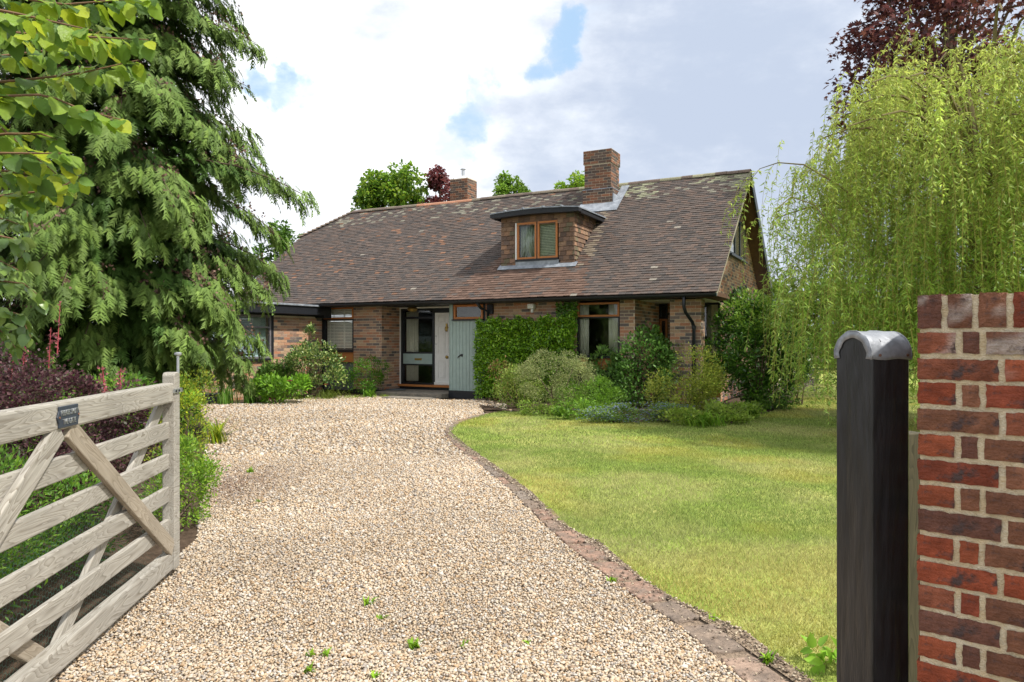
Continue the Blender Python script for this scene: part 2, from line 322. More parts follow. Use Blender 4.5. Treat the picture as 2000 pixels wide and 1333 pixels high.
# edging stones along the lawn
edging = tag(empty('drive_edging', edge_l[3], 'row of worn brown edging stones between gravel and lawn', 'edging'))
def along(poly, step):
    out = []; P = np.array(poly)
    d = np.concatenate([[0], np.cumsum(np.linalg.norm(np.diff(P, axis=0), axis=1))])
    t = np.arange(0, d[-1], step); return np.stack([np.interp(t, d, P[:, k]) for k in range(3)], 1)
el, er = along(edge_l, .02), along(edge_r, .02)
i = 8; bL = np.array(edging.location)
while i < len(el) - 3:
    n = int(random.uniform(15, 21)); j = min(i + n - 2, len(el) - 1)
    a0, a1 = el[i], el[j]; t = (a1 - a0) / (np.linalg.norm(a1 - a0) + 1e-9); nn = np.array([t[1], -t[0], 0])
    w = random.uniform(.18, .21) if a0[1] < 7 else random.uniform(.10, .13)
    q = [a0 + nn * .01, a1 + nn * random.uniform(.0, .02), a1 + nn * w + t * random.uniform(-.02, .01), a0 + nn * (w + random.uniform(-.015, .015))]
    zt = .02 + random.uniform(-.004, .005)
    poly = [np.array([p[0], p[1], -.05]) - bL * [1, 1, 0] for p in q]
    MB().prism(poly, (0, 0, zt + .05), np.array(random.choice([(.30, .215, .165), (.26, .20, .155), (.33, .21, .155), (.24, .20, .165)])) * random.uniform(.85, 1.1)).build('edging_stone', M['edging'], edging, bevel=.011)
    i += n + 1

# gravel stones
def stones(name, poly, d0, d1, sp, size, ico, label=None, seed=1, cols=None, clip=None, z=0., keep=1.0):
    rg = np.random.default_rng(seed); P = np.array(poly); x0, x1 = P[:, 0].min(), P[:, 0].max()
    xs = np.arange(x0, x1, sp); ys = np.arange(d0, d1, sp); X, Y = np.meshgrid(xs, ys)
    Q = np.stack([X.ravel(), Y.ravel()], 1) + rg.uniform(-.5, .5, (X.size, 2)) * sp
    k = inside(Q, poly) & (abs(Q[:, 0]) < Q[:, 1] * .76 + .15) & (rg.random(len(Q)) < keep); Q = Q[k]
    if clip is not None: Q = Q[clip(Q, rg)]
    n = len(Q)
    if ico:
        t = (1 + 5 ** .5) / 2; T = np.array([(-1, t, 0), (1, t, 0), (-1, -t, 0), (1, -t, 0), (0, -1, t), (0, 1, t), (0, -1, -t), (0, 1, -t), (t, 0, -1), (t, 0, 1), (-t, 0, -1), (-t, 0, 1)]) / 1.9
        F = np.array([(0, 11, 5), (0, 5, 1), (0, 1, 7), (0, 7, 10), (0, 10, 11), (1, 5, 9), (5, 11, 4), (11, 10, 2), (10, 7, 6), (7, 1, 8), (3, 9, 4), (3, 4, 2), (3, 2, 6), (3, 6, 8), (3, 8, 9), (4, 9, 5), (2, 4, 11), (6, 2, 10), (8, 6, 7), (9, 8, 1)])
    else:
        T = np.array([(1, 0, 0), (-1, 0, 0), (0, 1, 0), (0, -1, 0), (0, 0, 1), (0, 0, -1.)]); F = np.array([(0, 2, 4), (2, 1, 4), (1, 3, 4), (3, 0, 4), (2, 0, 5), (1, 2, 5), (3, 1, 5), (0, 3, 5)])
    V = T[None] * (1 + rg.uniform(-.28, .28, (n, len(T), 1)))
    s = size * np.exp(rg.normal(0, .28, n))[:, None] * np.stack([rg.uniform(.75, 1.25, n), rg.uniform(.6, 1, n), rg.uniform(.38, .72, n)], 1)
    V = V * s[:, None]
    a, b = rg.uniform(0, 6.28, n), rg.normal(0, .35, n)
    ca, sa, cb, sb = np.cos(a)[:, None], np.sin(a)[:, None], np.cos(b)[:, None], np.sin(b)[:, None]
    x, y, zz = V[..., 0], V[..., 1], V[..., 2]; x, zz = x * cb - zz * sb, x * sb + zz * cb; x, y = x * ca - y * sa, x * sa + y * ca
    hgt = .004 + rg.uniform(0, .010, n) + .012 * vnoise(Q, 2.5, 4)
    V = np.stack([x + Q[:, :1], y + Q[:, 1:], zz + (z + hgt)[:, None]], -1)
    pal = np.array(cols or [(.68, .57, .44), (.62, .50, .36), (.58, .42, .26), (.50, .33, .18), (.45, .40, .35), (.33, .30, .28), (.72, .66, .58), (.34, .23, .15), (.62, .48, .33)])
    pal = pal * .84 + np.array([.60, .495, .375]) * .16 if cols is None else pal
    pr = np.array([.2, .2, .16, .08, .09, .05, .12, .04, .06]); c = pal[rg.choice(len(pal), n, p=pr / pr.sum() if cols is None else None)] * rg.uniform(.66, .86, (n, 1)) * (.82 + .36 * vnoise(Q, .9, 12, 3))[:, None]
    # brown leaf litter near the gate-side border
    lit = np.clip(1 - np.hypot(Q[:, 0] - gp(450, 950)[0], (Q[:, 1] - gp(450, 950)[1]) * .5) / .85, 0, 1) * (rg.random(n) < .75)
    c = c * (1 - lit[:, None] * .8) + np.array([.16, .10, .07]) * lit[:, None] * .8
    FF = (F[None] + (np.arange(n) * len(T))[:, None, None]).reshape(-1, 3)
    o = link(name, make_mesh(name, V.reshape(-1, 3), FF, np.repeat(c, len(T), 0)), M['pebble'])
    return tag(o, label, 'gravel', kind='stuff')
stones('gravel', drive_poly, 2.95, 3.5, .0118, .0078, True, 'pale flint gravel of the drive nearest the gate', 1)
stones('gravel', drive_poly, 3.5, 4.2, .0125, .0088, False, 'pale flint gravel level with the gate rails', 14)
stones('gravel', drive_poly, 4.2, 6.2, .0158, .0108, False, 'pale flint gravel beside the gate end', 11)
stones('gravel', drive_poly, 6.2, 9.2, .021, .0135, False, 'pale flint gravel halfway up the drive', 2)
stones('gravel', drive_poly, 9.2, 19.5, .046, .024, False, 'pale flint gravel in front of the house', 3)
ring = [tuple(p) for p in edge_l] + [tuple(p) for p in reversed(edge_r)]
SOIL = [(.20, .15, .11), (.26, .19, .14), (.15, .115, .085), (.34, .26, .19), (.66, .56, .43), (.6, .5, .36)]
stones('gravel', ring, 2.6, 11, .022, .007, False, 'soil crumbs and flint chips scattered on the edging stones', 5, z=.010, keep=.28, cols=SOIL)
ring2 = [tuple(p - np.array([.04, 0, 0])) for p in edge_r] + [tuple(p + np.array([0.03 * (6 / max(p[1], 3)) ** .5 + .05 * math.sin(p[1] * 4), .0, 0])) for p in reversed(edge_r)]
stones('gravel', ring2, 2.6, 12, .018, .008, False, 'brown soil crumbs along the lawn border', 6, z=.010, keep=.85, cols=SOIL)
stones('gravel', [gp(880, 783), gp(935, 792), gp(1000, 806), gp(985, 792), gp(945, 781)], 14, 19, .045, .026, True, 'grey pebbles along the foot of the sage panel', 8, z=.0)

# grass blades
def blades(name, poly, d0, d1, dens, h, w, label, seed, excl=None):
    rg = np.random.default_rng(seed); P = np.array(poly); x0, x1 = max(P[:, 0].min(), -8), min(P[:, 0].max(), 12)
    e0, e1 = max(d0 - 1.2, 2.9), d1 + 1.2; n = int(dens * (x1 - x0) * (e1 - e0)); Q = np.stack([rg.uniform(x0, x1, n), rg.uniform(e0, e1, n)], 1)
    yy = Q[:, 1] + (vnoise(Q, 1.1, 2, 2) - .5) * 1.6 + rg.uniform(-.5, .5, n) if d0 > 2.95 else Q[:, 1] + np.clip(Q[:, 1] - 4, 0, 1) * ((vnoise(Q, 1.1, 2, 2) - .5) * 1.6 + rg.uniform(-.5, .5, n))
    k = (yy >= d0) & (yy < d1) & inside(Q, poly) & (abs(Q[:, 0]) < Q[:, 1] * .74 + .2)
    for e in excl or (): k &= ~inside(Q, e)
    Q = Q[k]; n = len(Q)
    a = rg.uniform(0, 6.28, n); hh = h * rg.uniform(.5, 1.25, n); ln = rg.normal(0, .55, (n, 2)) * hh[:, None]
    d = np.stack([np.cos(a), np.sin(a)], 1) * w / 2
    dry = np.clip((vnoise(Q, .7, 3, 4) - .44) * 5, 0, 1) * .8 + (rg.random(n) < .12) * .5; dry = np.clip(dry, 0, 1)[:, None]
    moss = np.clip((vnoise(Q, .8, 9, 3) - .56) * 7, 0, 1)[:, None]
    c = np.array([.225, .30, .07]) * (1 - dry) + np.array([.44, .42, .18]) * dry; c = c * (1 - moss * .45) + np.array([.50, .42, .08]) * moss * .45
    c = c * np.clip(rg.normal(1, .28, (n, 1)), .4, 1.8)
    z0 = np.full((n, 1), .012)
    V = np.stack([np.concatenate([Q - d, z0], 1), np.concatenate([Q + d, z0], 1), np.concatenate([Q + ln, z0 + hh[:, None]], 1)], 1)
    o = link(name, make_mesh(name, V.reshape(-1, 3), np.arange(n * 3).reshape(-1, 3), np.repeat(c, 3, 0)), M['grass']); return tag(o, label, 'grass', kind='stuff')
lp = [tuple(p) for p in lawn_poly]; br = [tuple(p) for p in bed_r]
r2 = [tuple(p) for p in ring2]
sheet('border_soil', ring, .0045, mat('edging_soil', (.25, .19, .14), .95, nscale=14, namt=.4, bump=1, bscale=60, spec=.1))
sheet('border_soil', r2, .0165, mat('border_soil', (.25, .19, .135), .95, nscale=14, namt=.4, bump=1, bscale=60, spec=.1, col2=(.30, .235, .17)))
blades('grass', lp, 2.9, 6, 10000, .028, .0045, 'mown lawn grass nearest the edging stones', 21, [br, r2])
blades('grass', lp, 6, 10, 5200, .028, .006, 'mown lawn grass in the middle of the garden', 22, [br, r2])
blades('grass', lp, 10, 24, 1500, .032, .011, 'mown lawn grass near the house and willow', 23, [br])

# ------------------------------------------------------------------ house
house = empty('house', (HO[0], HO[1], 0), 'brick chalet bungalow with long brown tiled roof and boxy dormer', 'house', rot=(0, 0, -TH))
BR_COL = [(.36, .195, .122), (.42, .25, .158), (.28, .18, .13), (.13, .11, .10), (.18, .135, .115), (.46, .30, .195), (.33, .215, .15), (.38, .18, .108), (.30, .20, .15)]
BR_COL = [tuple(min(.5, x * 1.15) for x in c) for c in BR_COL]
BRN = [0]; BRMESH = {}
def brick_box(w, h, d):
    return [(x, y, z) for z in (0, h) for y in (0, d) for x in (0, w)], [(4, 5, 7, 6), (0, 2, 3, 1), (0, 1, 5, 4), (0, 4, 6, 2), (1, 3, 7, 5)]
def brickwork(parent, P0, da, a_ranges, z0, z1, part, indiv=0, top=None, core=True, thick=.22, holes=(), outward=None, cols=BR_COL, phase=0):
    """brick facing on a vertical plane: P0 + a*da; bricks stand proud of a mortar core. outward = horizontal normal."""
    P0 = np.array(P0, float); da = np.array(da, float); dn = np.array(outward, float)
    rot = math.atan2(da[1], da[0]); lh = np.cross(np.array([0, 0, 1.]), da)      # brick local y points to +lh
    flip = lh @ dn > 0                                                            # front face is local y=0 looking along -lh
    mc = MB()
    for a0, a1 in a_ranges:
        if top is None:
            p = [P0 + da * a0, P0 + da * a1]; 
            q = [p[0] - dn * .006 + [0, 0, z0], p[1] - dn * .006 + [0, 0, z0], p[1] - dn * thick + [0, 0, z0], p[0] - dn * thick + [0, 0, z0]]
            mc.prism(q, (0, 0, z1 - z0))
        else:
            aa = np.linspace(a0, a1, 25); poly = [P0 + da * a - dn * .006 + np.array([0, 0, z0]) for a in (a0, a1)] + [P0 + da * a - dn * .006 + np.array([0, 0, top(a)]) for a in aa[::-1]]
            mc.prism(poly, -dn * (thick - .006))
    wall = mc.build(part, M['mortar'], parent)
    rest = MB(); left = indiv
    for a0, a1 in a_ranges:
        k = 0; z = z0 + .004
        while z + .04 < z1:
            h = min(.065, z1 - z); a = a0 - (.1125 if (k + phase) % 2 else 0) - random.uniform(0, .004)
            while a < a1 - .02:
                w = .2145; s, e = max(a, a0 + .001), min(a + w, a1 - .001); a += .225
                if e - s < .03: continue
                m_ = (s + e) / 2
                if top is not None and z + h * .6 > top(m_): continue
                if any(hx0 - .05 < m_ < hx1 + .05 and hz0 - .03 < z + h / 2 < hz1 + .03 for hx0, hx1, hz0, hz1 in holes): continue
                ci = random.randrange(len(cols)); jut = random.uniform(-.0015, .0025)
                V, F = brick_box(e - s, h, .05); 
                base = P0 + da * s + dn * jut + np.array([0, 0, z])
                if left > 0:
                    key = (round(e - s, 2), round(h, 3), ci)
                    if key not in BRMESH:
                        b = MB(); b.add(V, F, np.array(cols[ci]) * random.uniform(.9, 1.1)); BRMESH[key] = b.mesh('brick'); BRMESH[key].materials.append(M['brick'])
                    yaw = rot
                    if flip:  # local y must run inwards: mirror by starting from other end
                        base = P0 + da * e + dn * jut + np.array([0, 0, z]); yaw = rot + math.pi
                    link('brick', BRMESH[key], None, wall, base, (0, 0, yaw)); left -= 1
                else:
                    V = np.array(V); W3 = base[None] + V[:, :1] * da[None] - V[:, 1:2] * dn[None] + V[:, 2:] * np.array([[0, 0, 1.]])
                    rest.add(W3, F, np.array(cols[ci]) * random.uniform(.85, 1.15))
            z += .075; k += 1
    if rest.n:
        o = rest.build('brickwork', M['brick'], wall); o['kind'] = 'stuff'
    return wall
X_, Y_ = (1, 0, 0), (0, 1, 0)
# front walls (face -v)
brickwork(house, (0, 0, 0), X_, [(-.235, .12)], .0, 2.40, 'window_pier', indiv=70, outward=(0, -1, 0))
brickwork(house, (0, 0, 0), X_, [(-7.93, -6.97)], .14, 2.40, 'entrance_pier', indiv=160, outward=(0, -1, 0))
brickwork(house, (0, 0, 0), X_, [(-3.74, -1.29)], .0, 2.40, 'front_wall', indiv=0, outward=(0, -1, 0))
brickwork(house, (-6.963, 0.004, 0), Y_, [(.0, .87)], .14, 2.40, 'entrance_return', outward=(1, 0, 0), phase=1)
brickwork(house, (.122, 0.004, 0), Y_, [(.0, 1.98)], .0, 2.40, 'porch_return', outward=(1, 0, 0), phase=1)
brickwork(house, (0, 0, 0), X_, [(.92, 1.60)], 0, 2.38, 'corner_pier', indiv=60, thick=.34, outward=(0, -1, 0))
brickwork(house, (1.603, .004, 0), Y_, [(0, .33)], 0, 2.38, 'corner_pier_side', outward=(1, 0, 0), thick=.05, phase=1)
brickwork(house, (0, 2.0, 0), X_, [(.33, .43)], 0, 2.40, 'porch_back_wall', outward=(0, -1, 0))
brickwork(house, (1.62, 0, 0), Y_, [(2.0, 8.4)], 0, 2.40, 'gable_ground_wall', outward=(1, 0, 0))
def roof_z(v): return 2.5 + (v + .45) * .78 if v < 3.91 else 5.9 - (v - 3.91) * .69
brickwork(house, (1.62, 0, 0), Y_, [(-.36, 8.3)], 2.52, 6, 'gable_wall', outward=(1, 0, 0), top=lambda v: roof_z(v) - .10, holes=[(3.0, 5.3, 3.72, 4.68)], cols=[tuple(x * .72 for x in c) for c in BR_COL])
# wing
brickwork(house, (-9.05, 0, 0), Y_, [(-1.92, -.02)], 0, 2.14, 'wing_wall', outward=(1, 0, 0))
brickwork(house, (-9.05, 0, 0), Y_, [(-4.2, -1.925)], 0, 1.00, 'wing_wall_below_window', outward=(1, 0, 0))
brickwork(house, (-9.05, 0, 0), Y_, [(-4.2, -4.0)], 1.0, 2.14, 'wing_corner', outward=(1, 0, 0))
brickwork(house, (-12.4, -4.2, 0), X_, [(0, 3.35)], 0, 2.14, 'wing_front_wall', outward=(0, -1, 0))
# closed shell behind: rear, left, floor, ceiling, partitions
for nm, b in (('rear_wall', (-12.2, 1.4, 8.15, 8.3, 0, 2.9)), ('left_wall', (-12.35, -12.2, -4.0, 8.3, 0, 2.13)), ('floor_slab', (-12.2, 1.39, .3, 8.1, -.02, .12)), ('ceiling', (-12.2, 1.39, .02, 8.1, 2.405, 2.42)), ('partition', (-9.6, .1, 3.6, 3.7, .13, 2.4)), ('wing_floor', (-12.2, -9.3, -3.95, .28, -.02, .1)), ('porch_floor', (.13, 1.6, -.1, 1.98, -.02, .1))):
    bx(nm, M['dark'] if nm != 'porch_floor' else M['stone'], house, *b)
# plinths
bx('plinth', M['black'], house, -7.94, -6.962, -.012, .86, 0, .145)
bx('plinth', M['black'], house, -4.81, -3.755, -.03, .1, 0, .20, bevel=.006)
bx('plinth', M['black'], house, -6.95, -4.82, .80, .98, 0, .20)
# soffit / fascia / gutter
bx('soffit', M['black'], house, -8.7, 1.6, -.42, .0, 2.402, 2.42)
bx('soffit', M['white'], house, .125, 1.6, .35, 1.98, 2.40, 2.415)
bx('porch_beam', M['soffit'], house, .10, 1.98, -.36, 1.99, 2.425, 2.515)
bx('fascia', M['black'], house, -9.0, 1.97, -.445, -.42, 2.395, 2.47, bevel=.004)
gut = MB(); a = np.linspace(math.pi, 2 * math.pi, 9); prof = [(-.505 + .058 * math.cos(t), 2.465 + .062 * math.sin(t)) for t in a] + [(-.505 + .05 * math.cos(t), 2.465 + .054 * math.sin(t)) for t in a[::-1]]
gut.prism([(-8.85, y, z) for y, z in prof], (10.88, 0, 0)); gut.build('gutter', M['black'], house, bevel=0)
gc = MB().prism([(-.03 + 2.03, y, z) for y, z in [(-.505 + .064 * math.cos(t), 2.467 + .068 * math.sin(t)) for t in a]], (.03, 0, 0)); gc.build('gutter_cap', M['blackgreen'], house)
dp = MB(); dp.tube([(1.35, -.5, 2.42), (1.35, -.5, 2.20), (1.37, -.44, 2.08), (1.44, -.13, 1.88), (1.46, -.075, 1.78), (1.46, -.075, .1)], .037, 10, cap=True); dpo = dp.build('downpipe', M['black'], house, smooth=True)
for z in (1.74, .9): MB().lathe([(.046, z), (.046, z + .06)], (1.46, -.075, 0), 12).build('pipe_collar', M['black'], dpo)
bx('pipe_bracket', M['black'], house, -3.66, -3.5, -.08, 0.0, 2.14, 2.38, bevel=.01)
MB().tube([(-3.72, -.48, 2.42), (-3.70, -.3, 2.28), (-3.62, -.09, 2.2), (-3.62, -.09, 1.2)], .036, 8).build('downpipe', M['black'], house, smooth=True)

# ---- roof
roof = MB()
TANF = .78; CF = 1 / math.sqrt(1 + TANF ** 2); SF = TANF * CF
def rp(u, s, n=0.): return np.array([u, -.45 + s * CF - n * SF, 2.5 + s * SF + n * CF])
SLEN = 4.36 / CF
def uleft(s):
    v = -.45 + s * CF; return -12.45 if v < 2.7 else -12.45 + (v - 2.7) * 1.02
pl = [rp(2.0, 0, -.03), rp(2.0, SLEN, -.03), rp(uleft(SLEN), SLEN, -.03), rp(-12.45, (2.7 + .45) / CF, -.03), rp(-12.45, 0, -.03)]
roof.prism(pl, (0, .045 * SF, -.045 * CF))
rb = [np.array(p) for p in ((2.0, 3.91, 5.87), (2.0, 8.75, 5.87 - 4.84 * .69), (-12.45, 8.75, 5.87 - 4.84 * .69), (-12.45, 5.2, 4.98), (uleft(SLEN), 3.91, 5.87))]
roof.prism(rb, (0, -.03, -.05))
hp = [np.array(p) for p in ((uleft(SLEN), 3.91, 5.88), (-12.47, 2.7, 4.93), (-12.47, 5.2, 4.96))]; roof.prism(hp, (.03, 0, -.04))
roof_o = roof.build('roof', mat('roof_battening', (.09, .07, .06), .9), house)
gw = MB().prism([(-12.3, -.3, 2.45), (-12.3, 8.3, 2.45), (-12.3, 5.1, 4.85), (-12.3, 2.7, 4.85)], (.2, 0, 0)).build('far_gable_wall', M['mortar'], house)
def tile_col(u, s):
    r = random.random
    f = s / SLEN
    base = np.array([.152, .124, .110]) if r() < .62 else np.array([.118, .104, .098])
    if r() < .22: base = np.array([.185, .138, .116])
    w = vn1(u * .8, s * .9, 5)
    if u < -3.5 and r() < .022 + .12 * max(0, w - .5) * 2 * (1 - f * .8): base = np.array([.31, .175, .115]) * random.uniform(.75, 1.1)
    # washed, redder tiles below the dormer
    ul, ur = -3.9 - (1.75 - s) * .55, -1.35 + (1.75 - s) * .25
    if s < 1.75 and ul < u < ur and r() < .85: base = np.array([.215, .14, .108]) * random.uniform(.75, 1.12)
    if 1.2 < s < 3.9:   # pale run-off beside the dormer cheek
        dx = u - (-1.52 + (2.0 - s) * .09)
        if 0 < dx < .26 and r() < .6: base = np.array([.30, .25, .19])
    # lichen near the ridge
    q = (f - .86) * 2.6 + (vn1(u * 1.3, s * 2.2, 8) - .5) * 1.9 + max(0, u + 2.6) * .055
    if q > .18 and r() < .25 + q * .55 and u > -2.9: base = np.array([.36, .37, .25]) * random.uniform(.75, 1.15)
    elif f > .8 and r() < .09 * (1 + f): base = np.array([.31, .30, .24])
    if r() < .004: base = np.array([.36, .33, .28])
    return base * random.uniform(.88, 1.12) * np.array([.66, .645, .635])
def vn1(x, y, seed): return float(vnoise(np.array([[x + 50, y + 50]]), 1., seed, 2)[0])
indT, restT = [], []
row = 0; s = -.03
while s < SLEN - .02:
    u = 2.04 - (.0825 if row % 2 else 0)
    if row % 2: spans = [(2.04 - .08, .079)]
    k = 0; u = 2.04
    while u > uleft(s) - .04:
        w = .162 if not (row % 2 and k == 0) else .08
        u1 = u; u0 = u - w; u = u0 - .003; k += 1
        vv = -.45 + s * CF
        if -3.6 < (u0 + u1) / 2 < -1.62 and .75 < vv < 2.3: continue
        if -2.3 < (u0 + u1) / 2 < -1.6 and 3.15 < vv: continue
        if u0 < uleft(s) - .05: break
        lift = .012 * math.sin(u0 * 1.3 + s) * math.sin(s * .9 + u0 * .4) + random.uniform(-.003, .003)
        tw = random.uniform(-.004, .004)
        st = s + random.uniform(-.006, .006)
        V = np.array([rp(u0, st, .013 + lift), rp(u1, st, .013 + lift + tw), rp(u0, st + .14, -.004 + lift), rp(u1, st + .14, -.004 + lift), rp(u0, st, .029 + lift), rp(u1, st, .029 + lift + tw), rp(u0, st + .14, .012 + lift), rp(u1, st + .14, .012 + lift)])
        (indT if (s < .62 and u1 > -4.5) else restT).append((V, tile_col((u0 + u1) / 2, s)))
    s += .1; row += 1
TF = [(4, 5, 7, 6), (0, 1, 5, 4), (0, 4, 6, 2), (1, 3, 7, 5)]
extra = indT[300:]; indT = indT[:300]; restT += extra
for V, c in indT:
    o0 = V[0].copy(); b = MB(); b.add(V - o0, TF, c); b.build('roof_tile', M['tile'], roof_o, loc=o0)
b = MB()
for V, c in restT: b.add(V, TF, c)
o = b.build('roof_tiling', M['tile'], roof_o); o['kind'] = 'stuff'
# ridge tiles and half-hip bonnets
u = 2.02
a = np.linspace(0, math.pi, 7)
while u > uleft(SLEN) + .15:
    L_ = .30; dz = .012 * math.sin(u * 1.1) + random.uniform(-.006, .006)
    if not (-2.35 < u - .15 < -1.3 and False):
        P = [(0, .125 * math.cos(t), .10 * math.sin(t)) for t in a] + [(0, .108 * math.cos(t), .083 * math.sin(t)) for t in a[::-1]]
        lic = random.random()
        c = np.array([.15, .115, .095]) if lic < .55 else np.array([.27, .26, .17]) if u > -3 else np.array([.19, .16, .12])
        if -7.6 < u < -6.2 or -8.2 < u < -7.5: c = np.array([.42, .21, .13])
        MB().prism(P, (-L_ + .006, 0, 0), c * random.uniform(.85, 1.15)).build('ridge_tile', M['tile'], roof_o, loc=(u, 3.91, 5.86 + dz))
    u -= L_
p0, p1 = np.array([uleft(SLEN), 3.91, 5.87]), np.array([-12.47, 2.72, 4.95]); n = 12; ax = (p1 - p0) / np.linalg.norm(p1 - p0)
for k in range(n):
    c = p0 + (p1 - p0) * (k + .5) / n + np.array([0, 0, .04]); side = np.cross(ax, (0, 0, 1)); side /= np.linalg.norm(side); up = np.cross(side, ax)
    if up[2] < 0: up = -up
    q = [c - ax * .06 + side * .10 - up * .02, c - ax * .06 + up * .035, c - ax * .06 - side * .10 - up * .02]; q2 = [x + ax * .19 + up * .045 for x in q]
    MB().add(np.array(q + q2), [(0, 1, 4, 3), (1, 2, 5, 4), (0, 3, 5, 2), (3, 4, 5), (0, 2, 1)], np.array([.17, .13, .10]) * random.uniform(.8, 1.2)).build('bonnet_tile', M['tile'], roof_o)
# verges and barge boards at right gable
MB().prism([rp(1.98, 0, -.02), rp(1.98, SLEN, -.02), rp(1.98, SLEN, -.19), rp(1.98, 0, -.12)], (.03, 0, 0)).build('verge_board', mat('verge_mortar', (.30, .28, .2), .9, nscale=20), house)
MB().prism([(2.003, 3.92, 5.92), (2.003, 8.8, 5.92 - 4.88 * .69), (2.003, 8.8, 5.64 - 4.88 * .69), (2.003, 3.92, 5.62)], (.035, 0, 0)).build('barge_board', M['blackgreen'], house)
MB().prism([(1.63, 3.92, 5.79), (1.63, 8.7, 5.79 - 4.78 * .69), (1.63, 8.7, 5.75 - 4.78 * .69), (1.63, 3.92, 5.75)], (.37, 0, 0)).build('verge_soffit', M['soffit'], house)
MB().prism([(1.63, 3.90, 5.78), (1.63, -.4, 5.78 - 4.3 * .78), (1.63, -.4, 5.74 - 4.3 * .78), (1.63, 3.90, 5.74)], (.35, 0, 0)).build('verge_soffit', M['soffit'], house)
# gable window
gwn = MB(); gwn.box(1.62, 1.66, 3.0, 5.32, 3.68, 3.75); gwn.box(1.615, 1.655, 5.25, 5.32, 3.7, 4.72); gwn.box(1.615, 1.65, 3.0, 5.3, 4.66, 4.72)
for v in (3.0, 3.75, 4.5): gwn.box(1.615, 1.65, v, v + .06, 3.75, 4.66)
gwo = gwn.build('window', M['blackgreen'], house)
bx('pane', M['glass'], gwo, 1.625, 1.63, 3.05, 5.26, 3.74, 4.67)
bx('sill', M['blackgreen'], gwo, 1.6, 1.72, 2.95, 5.36, 3.64, 3.685)
bx('rear_flat_roof', M['lead'], house, 1.66, 2.35, 6.6, 8.3, 2.50, 2.72, bevel=.02)
bx('rear_flat_roof_wall', M['mortar'], house, 1.66, 2.25, 6.7, 8.2, 0, 2.50)
gl = MB(); gl.box(1.625, 1.66, 3.55, 3.7, 2.62, 2.75); gl.tube([(1.66, 3.6, 2.7), (1.82, 3.5, 2.74), (1.86, 3.45, 2.8)], .018, 8); gl.tube([(1.80, 3.42, 2.8), (1.95, 3.55, 2.86)], .05, 10); gl.build('floodlight', M['black'], house)

# ---- wing flat roof
fr = MB(); fr.box(-12.6, -8.72, -4.5, -.30, 2.18, 2.40); fro = fr.build('wing_fascia', M['black'], house, bevel=.006)
bx('wing_flat_roof', M['lead'], house, -12.62, -8.68, -4.54, -.35, 2.402, 2.45, bevel=.008)
bx('light_gap_filler', M['black'], house, -9.10, -9.002, -.018, .25, 0, 2.41)  # added black filler, blocks sky light leaking between wing and front wall
bx('wing_beam', M['black'], house, -12.4, -8.95, -4.25, -.03, 2.14, 2.179)
bx('wing_beam', M['black'], house, -9.04, -8.72, -.299, -.002, 2.10, 2.398)

# ---- windows in walls: (house-plane v) frames
def frame_v(name, m, parent, u0, u1, z0, z1, v, w=.045, d=.06, pane=True, mull=(), rails=()):
    b = MB(); b.box(u0, u0 + w, v, v + d, z0, z1); b.box(u1 - w, u1, v, v + d, z0, z1); b.box(u0 + w, u1 - w, v + .001, v + d - .001, z1 - w, z1 - .001); b.box(u0 + w, u1 - w, v + .001, v + d - .001, z0 + .001, z0 + w)
    for x in mull: b.box(x - w / 2, x + w / 2, v + .002, v + d - .002, z0 + w, z1 - w)
    for z in rails: b.box(u0 + w, u1 - w, v + .002, v + d - .002, z - w / 2, z + w / 2)
    o = b.build(name, m, parent, bevel=.004)
    if pane: bx('pane', M['glass'], o, u0 + w * .5, u1 - w * .5, v + d * .5, v + d * .5 + .005, z0 + w * .5, z1 - w * .5)
    return o
def curtain(u0, u1, v, z0, z1, label, parent=house, folds=6, amp=.03, m=None):
    n = folds * 10; t = np.linspace(0, 1, n); x = u0 + (u1 - u0) * t; y = v + amp * np.sin(t * folds * 2 * math.pi) + amp * .4 * np.sin(t * folds * 5.1)
    V = [hw(a_, b_, z) for z in (z0, z1) for a_, b_ in zip(x, y)]
    F = np.array([(i, i + 1, n + i + 1, n + i) for i in range(n - 1)])
    base = np.array(hw(u0, v, z0)); o = link('curtain', make_mesh('curtain', np.array(V) - base, F, smooth=True), m or M['curtain'], loc=base)
    so_ = o.modifiers.new('cloth', 'SOLIDIFY'); so_.thickness = .004
    return tag(o, label, 'curtain')
# living-room window right of the hedge
w1 = frame_v('window', M['orange'], house, -1.28, -.245, 2.03, 2.36, -.01, .045, .08)
w1b = frame_v('window', M['black'], house, -1.28, -.245, 1.11, 2.028, 0.0, .03, .07)
bx('sill', M['black'], w1b, -1.30, -.24, -.05, .06, 1.075, 1.112)
bx('spandrel_panel', M['orange'], house, -1.28, -.27, .0, .05, .80, 1.074); bx('window_post', M['black'], house, -.269, -.238, .002, .06, .1, 1.074); bx('lower_panel', M['black'], house, -1.28, -.27, .01, .06, .08, .799)
curtain(-1.24, -1.02, .10, 1.1, 2.34, 'pale curtain gathered at the hedge side of the living-room window', folds=4)
curtain(-.53, -.28, .10, 1.1, 2.34, 'pale curtain gathered at the brick pier side of the living-room window', folds=5)
